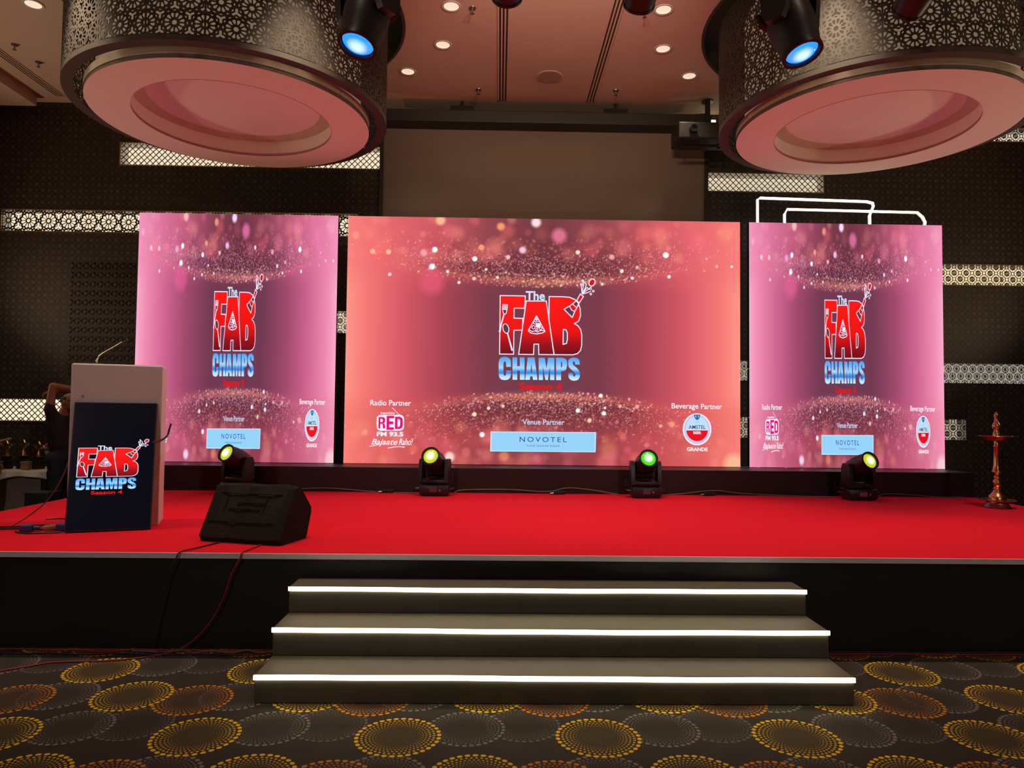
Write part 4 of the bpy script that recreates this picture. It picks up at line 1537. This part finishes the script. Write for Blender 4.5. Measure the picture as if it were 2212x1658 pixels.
# two trusses over the front of the stage (above the picture) with their hanging heads
def truss(yt, zt, label):
    tr = thing('lighting_truss', (0, yt, zt), label, 'truss', group='lighting trusses')
    ch = MB().tube([(-5, 0, 0), (6, 0, 0)], .024, 8, False).mesh('chord', M_GREYM, True)
    for dy in (-.13, .13):
        for dz in (.024, .284):
            link('chord', ch, tr, (0, dy, dz))
    n_ = 36
    lac = MB().tube([(0, 0, .024), (11 / n_, 0, .284)], .010, 5, False).mesh('lacing', M_GREYM, True)
    lac2 = MB().tube([(0, 0, .284), (11 / n_, 0, .024)], .010, 5, False).mesh('lacing', M_GREYM, True)
    for k in range(n_):
        for dy in (-.13, .13):
            link('lacing', lac if k % 2 else lac2, tr, (-5 + k * 11 / n_, dy, 0))
    for x in (-4.5, 5.5):
        MB().tube([(x, 0, .2), (x, 0, ZC - zt - .002)], .012, 6, False).build('hanger_cable', M_BLACKM, tr)


YT, ZT, YT2, ZT2 = 3.62, 3.965, 4.3, 4.66
truss(YT, ZT, 'nearer lighting truss above the picture, carrying the blue-lensed moving heads')
truss(YT2, ZT2, 'farther lighting truss above the picture, carrying the dark moving heads')
# hanging root is turned by pi about x: local z points down
G_T = 'moving heads on the trusses'
moving_head((-.705, YT, ZT), RAD(38), RAD(-18), LM_B, 'blue-lensed moving head hanging before the left drum', G_T, True)
moving_head((1.50, YT, ZT), RAD(-38), RAD(-19), LM_B, 'blue-lensed moving head hanging before the right drum', G_T, True)
moving_head((.02, YT2, ZT2), 0, RAD(70), LM_O, 'dark moving head peeking in at the top above the left slot diffuser', G_T, True)
moving_head((.872, YT2, ZT2 - .02), 0, RAD(64), LM_O, 'dark moving head peeking in at the top above the right slot diffuser', G_T, True)
moving_head((2.62, YT2, ZT2 - .02), 0, RAD(62), LM_O, 'dark moving head peeking in at the top before the right drum', G_T, True)

# ------------------------------------------------------------------ brass oil lamp
t = thing('oil_lamp', (5.189, 7.35, ZS), 'tall turned brass oil lamp at the right end of the stage', 'oil lamp')
S_ = .000692


def prof_(pts):
    return [(r, (1500 - y) * S_) for r, y in pts]


MB().lathe(prof_([(.120, 1500), (.122, 1490), (.108, 1460), (.096, 1425), (.096, 1400)]), 40).build('foot', mat('dark_brass_foot', (.34, .22, .22), .35, .9, .2, 25), t, True)
MB().lathe(prof_([(.096, 1400), (.165, 1392), (.172, 1380), (.165, 1384), (.08, 1394)]), 48, cap=False).build('base_plate', M_BRASS, t, True)
MB().lathe(prof_([(.082, 1396), (.082, 1350), (.074, 1325), (.052, 1295), (.038, 1255), (.034, 1235), (.036, 1222), (.028, 1205), (.024, 1192), (.034, 1165), (.038, 1130), (.034, 1098), (.022, 1080), (.020, 1068),
                  (.028, 1050), (.026, 1038), (.018, 1022), (.026, 995), (.044, 965), (.044, 955), (.036, 935), (.030, 880), (.026, 780), (.022, 600), (.027, 590), (.027, 575), (.020, 560), (.022, 505)]), 28).build('stem', M_BRASS, t, True)
MB().lathe(prof_([(.022, 506), (.075, 500), (.105, 485), (.130, 440), (.150, 432), (.148, 428), (.124, 438), (.098, 478), (.02, 490)]), 48, cap=False).build('oil_dish', mat('red_brass', (.55, .22, .14), .3, 1), t, True)
for k in range(5):
    a = pi + k * 2 * pi / 5
    MB().prism([(cos(a) * .145 - sin(a) * .02, sin(a) * .145 + cos(a) * .02), (cos(a) * .145 + sin(a) * .02, sin(a) * .145 - cos(a) * .02), (cos(a) * .19, sin(a) * .19)], 'z', (1500 - 434) * S_, (1500 - 428) * S_).build('wick_spout', M_BRASS, t)
MB().lathe(prof_([(.030, 490), (.034, 420), (.030, 385), (.019, 345), (.020, 330), (.034, 305), (.038, 280), (.032, 250), (.020, 220), (.015, 180), (.014, 150), (.019, 125), (.020, 112), (.010, 85), (.002, 65)]), 24).build('finial', M_BRASS, t, True)

# ------------------------------------------------------------------ trophy table
t = thing('trophy_table', (-6.7, 9.2, 0), 'banquet table with white cloth behind the left end of the stage', 'table')
MB().box(-1.12, 1.12, -.29, .33, .735, .757).build('tabletop', M_CARD, t)
for sx in (-1.02, 1.02):
    for sy in (-.24, .28):
        MB().box(sx - .02, sx + .02, sy - .02, sy + .02, 0, .735).build('leg', M_BLACKM, t)
MB().box(-1.06, 1.06, -.272, -.262, .05, .735).build('modesty_panel', mat('grey_panel', (.24, .20, .16), .7, 0, .1, 5), t)
nx, nz_ = 90, 9
vs, fs = [], []
for i in range(nx + 1):
    x = -1.15 + 2.3 * i / nx
    drop = .11 + .05 * sin(i * .13 + .6) + (.62 - .11) * (math.exp(-((x - .32) / .16) ** 2)) + .42 * (1 if x < .2 else 0)
    drop = min(drop, .70)
    vs.append((x, .345, .766))
    vs.append((x, -.30, .766 + .004 * sin(i * .7)))
    for k in range(1, nz_ + 1):
        f = k / nz_
        vs.append((x + .02 * f * sin(i * .23), -.318 - .022 * f * (1 + sin(i * .55)) - .012 * f, .76 - drop * f))
r_ = nz_ + 2
for i in range(nx):
    for k in range(r_ - 1):
        fs.append((i * r_ + k, i * r_ + k + 1, (i + 1) * r_ + k + 1, (i + 1) * r_ + k))
cl = MB().add(vs, fs).build('tablecloth', M_CLOTH, None, True, (-6.7, 9.2, 0))
sm = cl.modifiers.new('thickness', 'SOLIDIFY')
sm.thickness = .004
tag(cl, 'white tablecloth draped unevenly over the trophy table', 'tablecloth')

star = []
for k in range(10):
    a = pi / 2 + k * pi / 5
    r = .055 if k % 2 == 0 else .024
    star.append((r * cos(a), r * sin(a)))
ZT_ = .770
for x, s_, lab in ((-6.20, 1, 'gold star trophy on a black plinth at the left picture edge'), (-5.99, 1.05, 'gold star trophy on a black plinth in the middle of the table'), (-5.80, .98, 'gold star trophy on a black plinth nearest the man')):
    t = thing('trophy', (x, 9.12, ZT_), lab, 'trophy', group='gold star trophies')
    MB().bbox(-.055 * s_, .055 * s_, -.05, .05, 0, .11 * s_, .006).bbox(-.042 * s_, .042 * s_, -.04, .04, .11 * s_, .16 * s_, .005).build('plinth', M_BLACK, t)
    MB().lathe([(.030, .16 * s_), (.022, .19 * s_), (.010, .235 * s_), (.013, .25 * s_)], 16).build('stem', M_GOLD, t, True)
    MB().prism([(a, b + .295 * s_) for a, b in star], 'y', -.012, .012).build('star', M_GOLD, t)
    for sg in (-1, 1):
        MB().tube([(0, 0, .245 * s_), (sg * .03, 0, .262 * s_), (sg * .062, 0, .30 * s_)], [.007] * 20, 6).build('wing', M_GOLD, t, True)
for x, w, lab in ((-6.235, .075, 'tan cardboard trophy box at the left end of the table'), (-5.885, .10, 'tan cardboard trophy box between the two right trophies')):
    t = thing('cardboard_box', (x, 9.02, ZT_), lab, 'box', group='tan trophy boxes')
    MB().bbox(-w / 2, w / 2, -.035, .035, 0, .075, .003).build('body', M_CARD, t)
    MB().bbox(-w / 2 - .003, w / 2 + .003, -.038, .038, .07, .10, .003).build('lid', M_CARD, t)
t = thing('flower_bouquet', (-5.67, 9.16, ZT_), 'red and white bouquet leaning on the table behind the man', 'bouquet')
MB().lathe([(.025, 0), (.045, .12), (.07, .22)], 14).build('wrapping', mat('pale_wrap', (.5, .42, .38), .6), t, True)
for k in range(14):
    a = k * 2.4
    r = .015 + .055 * sqrt(k / 14)
    MB().sphere((r * cos(a), r * sin(a), .24 + .12 * ((k * 5) % 14) / 14), (.028, .028, .022), 8, 6).build('bloom', mat('red_petal', (.55, .03, .03), .7) if k % 3 else mat('pale_petal', (.6, .5, .42), .7), t, True)
t = thing('flight_case', (-5.28, 8.33, 0), 'low black equipment case on the floor beside the man', 'case')
MB().bbox(-.08, .18, -.13, .13, 0, .58, .01).build('body', mat('case_black', (.010, .011, .018), .5), t)
MB().box(-.082, .182, -.132, .132, .38, .40).build('edge_band', M_BLACKM, t)


# ------------------------------------------------------------------ people
def capsule(mb, a, b, ra, rb, n=14):
    a, b = Vector(a), Vector(b)
    d = b - a
    L = d.length
    d.normalize()
    R = d.to_track_quat('Z', 'Y').to_matrix()
    prof = []
    for t_ in np.linspace(-pi / 2, 0, 5):
        prof.append((max(ra * cos(t_), .0005), ra * sin(t_)))
    for t_ in np.linspace(0, pi / 2, 5):
        prof.append((max(rb * cos(t_), .0005), L + rb * sin(t_)))
    mb.lathe(prof, n, a[:], True, R)


def hand(mb, wrist, tip_dir, palm_n, s=1., curl=.5, thumb=1):
    """palm and five bent fingers; tip_dir along the fingers, palm_n out of the palm"""
    f = Vector(tip_dir).normalized()
    n = Vector(palm_n)
    n = (n - f * n.dot(f)).normalized()
    w = f.cross(n)
    W = Vector(wrist)
    M = Matrix((w, n, f)).transposed()
    bm = bmesh.new()
    bmesh.ops.create_uvsphere(bm, u_segments=12, v_segments=8, radius=1)
    for v in bm.verts:
        p_ = M @ Vector((v.co.x * .043 * s, v.co.y * .018 * s, (v.co.z * .052 + .045) * s)) + W
        v.co = p_
    mb.bm(bm)
    for k, (off, ln) in enumerate(((-.031, .070), (-.011, .082), (.010, .078), (.030, .060))):
        base = W + (w * off + f * .085) * s
        pts = [base - f * .02 * s]
        d = f.copy()
        p_ = base
        pts.append(p_)
        for j, q_ in enumerate((.42, .32, .26)):
            d = (Matrix.Rotation(curl * (.45 + .25 * j), 3, w) @ d)
            p_ = p_ + d * ln * q_ * s
            pts.append(p_)
        mb.tube([x[:] for x in pts], [.0095 * s] * 12 + [.0085 * s] * 20, 7)
    tb = W + (w * -.035 * thumb + f * .025) * s
    d = (f * .6 - w * .8 * thumb + n * .25).normalized()
    d2 = (f * .9 - w * .35 * thumb + n * .3).normalized()
    mb.tube([(tb - d * .01)[:], (tb + d * .032 * s)[:], (tb + d * .032 * s + d2 * .03 * s)[:], (tb + d * .032 * s + d2 * .055 * s)[:]], [.011 * s] * 10 + [.009 * s] * 20, 7)


def person(loc, rz, bones, blobs, hands, label, sleeve):
    """bones: (a, b, ra, rb, zone, zone2, split); body fused into one surface"""
    mb = MB()
    for a, b, ra, rb, *_ in bones:
        capsule(mb, a, b, ra, rb)
    for c, r, z in blobs:
        mb.sphere(c, r, 18, 12)
    me_ = mb.mesh('tmp', M_SKIN)
    o = bpy.data.objects.new('tmp', me_)
    COL.objects.link(o)
    rm = o.modifiers.new('r', 'REMESH')
    rm.mode = 'VOXEL'
    rm.voxel_size = .013
    sm_ = o.modifiers.new('s', 'SMOOTH')
    sm_.factor = .5
    sm_.iterations = 4
    bpy.context.view_layer.update()
    ev = o.evaluated_get(bpy.context.evaluated_depsgraph_get()).to_mesh()
    V_ = [v.co[:] for v in ev.vertices]
    F_ = [tuple(p.vertices) for p in ev.polygons]
    o.to_mesh_clear()
    bpy.data.objects.remove(o)
    C = np.array([np.mean([V_[i] for i in f], axis=0) for f in F_])
    best = np.full(len(C), 1e9)
    zone = np.zeros(len(C), int)
    for a, b, ra, rb, z1_, z2_, sp_ in bones:
        A, B = np.array(a), np.array(b)
        t_ = np.clip(((C - A) @ (B - A)) / ((B - A) @ (B - A)), 0, 1)
        dd = np.linalg.norm(C - A - t_[:, None] * (B - A), axis=1) - (ra + (rb - ra) * t_)
        k = dd < best
        best[k] = dd[k]
        zone[k] = np.where(t_[k] < sp_, z1_, z2_)
    for c, r, z in blobs:
        dd = np.linalg.norm((C - np.array(c)) / np.array(r), axis=1) * np.mean(r) - np.mean(r)
        k = dd < best
        best[k] = dd[k]
        zone[k] = z
    out = MB()
    out.v = V_
    out.f = F_
    out.mi = [int(z) for z in zone]
    out.cur = 0
    for h_ in hands:
        hand(out, *h_)
    t = thing('person', loc, label, 'person', (0, 0, rz))
    out.build('body', [M_SKIN, M_SHIRT, M_TROUS, M_BLACK], t, True)
    return t


SK, SH_, TR_, SO = 0, 1, 2, 3


def legs():
    B = []
    for s in (-1, 1):
        B += [((0, s * .09, .90), (.02, s * .10, .50), .095, .062, TR_, TR_, 2), ((.02, s * .10, .50), (-.02, s * .10, .09), .062, .048, TR_, TR_, 2),
              ((-.03, s * .10, .05), (.15, s * .12, .04), .045, .036, SO, SO, 2)]
    return B


def head_parts(t, c, bald=False):
    hx, hy, hz = c
    MB().sphere((hx + .084, hy - .032, hz + .012), .013, 8, 6).sphere((hx + .084, hy + .032, hz + .012), .013, 8, 6).build('eyes', mat('eye_white', (.6, .58, .55), .3), t, True)
    # beard along the jaw
    MB().sphere((hx + .040, hy, hz - .085), (.062, .060, .042), 14, 8).build('beard', M_HAIR, t, True)
    mb = MB()
    for s in (-1, 1):
        mb.tube([(hx + .102 + .0 * k_, hy + s * .033 + .024 * cos(k_), hz + .012 + .019 * sin(k_)) for k_ in np.linspace(0, 2 * pi, 12)], .003, 5, False)
        mb.tube([(hx + .102, hy + s * .057, hz + .016), (hx + .01, hy + s * .083, hz + .016)], .003, 5, False)
    mb.tube([(hx + .104, hy - .010, hz + .014), (hx + .104, hy + .010, hz + .014)], .003, 5, False)
    mb.build('glasses', M_BLACKM, t, True)
    bm = bmesh.new()
    bmesh.ops.create_uvsphere(bm, u_segments=18, v_segments=12, radius=1)
    bmesh.ops.delete(bm, geom=[v for v in bm.verts if v.co.z < (-.25 if v.co.x < .1 else .45) - (.0 if not bald else 0)], context='VERTS')
    for v in bm.verts:
        v.co = (hx - .006 + v.co.x * .104, hy + v.co.y * .083, hz + .004 + v.co.z * .118)
    if bald:
        bmesh.ops.delete(bm, geom=[v for v in bm.verts if v.co.z > hz + .075], context='VERTS')
    hair = MB().bm(bm).build('hair', M_HAIR, t, True)
    hair.modifiers.new('thickness', 'SOLIDIFY').thickness = .008


def torso(dx=0):
    return [((0, 0, .96), (0, 0, 1.12), .125, .125, SH_, SH_, 2), ((0, -.05, 1.12), (-.02, -.09, 1.36), .115, .115, SH_, SH_, 2), ((0, .05, 1.12), (-.02, .09, 1.36), .115, .115, SH_, SH_, 2),
            ((-.01, -.08, .93), (-.01, .08, .93), .115, .115, TR_, TR_, 2)]


# man in black, arms folded over his head, facing right
hc = (.085, 0, 1.612)
bones = legs() + torso() + [
    ((-.02, 0, 1.40), (.05, 0, 1.54), .066, .058, SH_, SK, .5),
    ((-.02, -.14, 1.43), (-.035, -.19, 1.53), .075, .062, SH_, SH_, 2), ((-.035, -.19, 1.53), (.0, -.20, 1.80), .054, .041, SH_, SK, .22),
    ((.0, -.20, 1.80), (.21, -.09, 1.765), .041, .031, SK, SK, 2),
    ((-.02, .14, 1.43), (.0, .19, 1.53), .075, .060, SH_, SH_, 2), ((.0, .19, 1.53), (.20, .20, 1.74), .054, .042, SH_, SK, .3),
    ((.20, .20, 1.74), (-.11, .03, 1.755), .042, .030, SK, SK, 2)]
blobs = [(hc, (.098, .078, .112), SK), ((.125, 0, 1.545), (.062, .056, .050), SK), ((.187, 0, 1.600), (.018, .014, .022), SK), ((.06, -.082, 1.61), (.020, .010, .030), SK), ((.06, .082, 1.61), (.020, .010, .030), SK),
         ((-.02, 0, 1.30), (.115, .185, .17), SH_)]
hands = [((.21, -.09, 1.765), (1, .35, -.25), (0, .2, -1), 1., .5, 1), ((-.11, .03, 1.755), (-1, -.25, -.35), (.3, 0, -1), 1., .5, -1)]
t = person((-5.27, 8.7, 0), 0, bones, blobs, hands, 'person in black with arms folded over the head behind the lectern', .3)
head_parts(t, hc, True)

# second person standing just outside the frame, reaching over the trophies
hc = (.03, 0, 1.60)
bones = legs() + torso() + [
    ((-.02, 0, 1.40), (.01, 0, 1.54), .066, .058, SH_, SK, .5),
    ((-.02, -.13, 1.40), (-.02, -.19, 1.40), .075, .062, SH_, SH_, 2), ((-.02, -.19, 1.40), (.08, -.25, 1.15), .055, .042, SH_, SK, .5), ((.08, -.25, 1.15), (.33, -.22, 1.135), .042, .029, SK, SK, 2),
    ((-.02, .13, 1.40), (-.02, .19, 1.40), .075, .062, SH_, SH_, 2), ((-.02, .19, 1.40), (-.03, .24, 1.12), .055, .042, SH_, SK, .5), ((-.03, .24, 1.12), (.03, .24, .87), .042, .029, SK, SK, 2)]
blobs = [(hc, (.098, .078, .112), SK), ((.07, 0, 1.535), (.062, .056, .050), SK), ((.132, 0, 1.588), (.018, .014, .022), SK), ((0, -.082, 1.60), (.020, .010, .030), SK), ((0, .082, 1.60), (.020, .010, .030), SK),
         ((-.02, 0, 1.28), (.115, .185, .17), SH_)]
hands = [((.33, -.22, 1.135), (1, .08, .36), (0, .3, -1), 1., .12, 1), ((.03, .24, .87), (.15, 0, -1), (0, -1, 0), 1., .4, 1)]
t = person((-6.08, 8.50, 0), 0, bones, blobs, hands, 'person at the left picture edge whose hand points over the trophies', .3)
head_parts(t, hc)

# ------------------------------------------------------------------ cables
def cable(pts, r, m, label, name='cable', group=None):
    o = MB().tube(pts, r, 6).build(name, m, None, True)
    return tag(o, label, 'cable', group)


cable([(-1.62, 4.95, ZS + .006), (-1.645, 4.75, ZS + .007), (-1.65, 4.672, ZS + .008), (-1.66, 4.664, ZS - .03), (-1.71, 4.664, .49), (-1.76, 4.664, .33), (-1.86, 4.660, .15), (-1.985, 4.65, .035),
       (-2.10, 4.575, .006), (-2.33, 4.47, .006), (-2.67, 4.43, .006), (-2.79, 4.357, .006), (-2.95, 4.25, .006), (-3.4, 4.0, .006)], .005, M_REDC, 'thin red cable hanging from the stage edge and running along the carpet')
cable([(-1.93, 5.05, ZS + .006), (-2.0, 4.82, ZS + .008), (-2.045, 4.675, ZS + .008), (-2.065, 4.660, ZS - .03), (-2.10, 4.664, .50), (-2.13, 4.676, .36), (-2.2, 4.676, .02)], .005, M_DARKC2, 'thin dark cable dropping over the stage edge left of the red one')
rnd = random.Random(3)
lab_l = ['red cable lying straight along the stage base at left', 'grey cable crossing the red cables at the stage base', 'dark cable closest to the carpet rings at the stage base', 'loose red cable looping toward the steps at the stage base']
for k, (m_, x0, x1, y_) in enumerate(((M_REDC, -4.2, -1.5, 4.665), (M_GREYC, -2.3, -1.35, 4.63), (M_DARKC2, -4.0, -1.6, 4.60), (M_REDC, -2.9, -1.32, 4.64))):
    pts = [(x0 + (x1 - x0) * i / 12, y_ - .03 * abs(sin(i * 1.3 + k)) * (1 if k else .3), .006 + (.012 if k in (1, 3) else 0) * abs(sin(i * 1.1 + k))) for i in range(13)]
    cable(pts, .005, m_, lab_l[k], group=None)
cable([(1.95 + i * .28, 4.672 - .012 * abs(sin(i * 1.4)), .006 + .008 * abs(sin(i))) for i in range(14)], .005, M_DARKC2, 'dark cable along the stage base right of the steps')
cable([(1.95 + i * .28, 4.655 - .012 * abs(sin(i * 1.1 + 1)), .006) for i in range(14)], .0045, M_REDC, 'red cable along the stage base right of the steps')
# rear cables linking the moving heads
zc = ZS + .007
cable([(-2.70, 8.12, zc), (-2.2, 8.20, zc + .03), (-1.88, 8.2, zc + .035), (-1.4, 8.21, zc), (-.92, 8.10, zc)], .006, M_GREYC, 'cable joining the two left moving heads along the riser')
cable([(-.50, 8.12, zc), (-.40, 8.2, zc + .03), (.13, 8.2, zc + .04), (.55, 8.19, zc + .02), (.80, 8.19, zc + .065), (1.1, 8.2, zc + .04), (1.38, 8.12, zc)], .006, M_GREYC, 'cable joining the two middle moving heads along the riser')
cable([(1.86, 8.11, zc), (2.15, 8.2, zc + .015), (2.5, 8.2, zc + .05), (2.8, 8.2, zc + .02), (3.3, 8.2, zc), (3.80, 8.06, zc)], .006, M_GREYC, 'cable joining the two right moving heads along the riser')
cable([(4.25, 8.06, zc), (4.5, 8.2, zc + .03), (4.8, 8.2, zc + .02), (5.1, 8.21, zc), (5.4, 8.2, zc)], .005, M_GREYC, 'cable running right from the last moving head along the riser')
for (x, lab) in ((-1.25, 'dark cable connector left of the yellow-lensed moving head'), (.70, 'dark cable connector on the riser cable at stage centre'), (2.42, 'dark cable connector between the right moving heads')):
    t = thing('cable_connector', (x, 8.165, ZS + .001), lab, 'connector', (0, 0, .25), group='dark cable connectors')
    MB().bbox(-.07, .07, -.018, .018, 0, .04, .008).build('body', M_BLACK, t)
    MB().tube([(-.07, 0, .015), (-.11, 0, .010)], .011, 8, False).build('plug_tip', M_GREYM, t, True)
# cables by the lectern
cable([(-4.35, 5.62, zc), (-3.95, 5.60, zc), (-3.72, 5.62, zc), (-3.52, 5.64, zc + .01), (-3.34, 5.57, zc)], .007, M_DARKC2, 'upper dark cable on the carpet left of the display')
cable([(-4.3, 5.50, zc), (-3.9, 5.50, zc), (-3.62, 5.50, zc + .004), (-3.45, 5.50, zc), (-3.30, 5.50, zc)], .007, M_DARKC2, 'middle dark cable on the carpet left of the display')
cable([(-3.58, 5.39, zc), (-3.50, 5.34, zc), (-3.42, 5.33, zc), (-3.33, 5.35, zc), (-3.24, 5.38, zc)], .006, M_DARKC2, 'short dark cable loop beside the display foot')
cable([(-3.78, 5.66, zc), (-3.735, 5.76, ZS + .06), (-3.61, 5.80, .80), (-3.51, 5.82, .98), (-3.44, 5.84, 1.20), (-3.34, 5.86, 1.40)], .005, mat('brown_cable', (.12, .06, .04), .5), 'brown cable rising from the carpet to the lectern side')
cable([(-3.58, 6.02, zc), (-3.66, 6.04, zc), (-3.74, 6.00, zc)], .006, M_DARKC2, 'stray dark cable end behind the display foot')
t = thing('blue_plug', (-3.52, 5.43, ZS + .001), 'blue plug lying on the red carpet left of the display', 'plug', (0, 0, .3))
MB().bbox(-.045, .045, -.03, .03, 0, .055, .012).build('body', M_BLUE, t)
MB().tube([(.04, 0, .028), (.085, 0, .024)], .016, 8, False).build('collar', M_BLUE, t, True)
t = thing('blue_socket', (-3.27, 5.47, ZS + .001), 'blue coupler with a tan sleeve beside the display foot', 'plug', (0, 0, .25))
MB().bbox(-.05, .05, -.032, .032, 0, .06, .012).build('body', M_BLUE, t)
MB().tube([(-.05, 0, .032), (-.13, 0, .026)], .022, 8, False).build('sleeve', M_CARD, t, True)

bpy.context.view_layer.update()
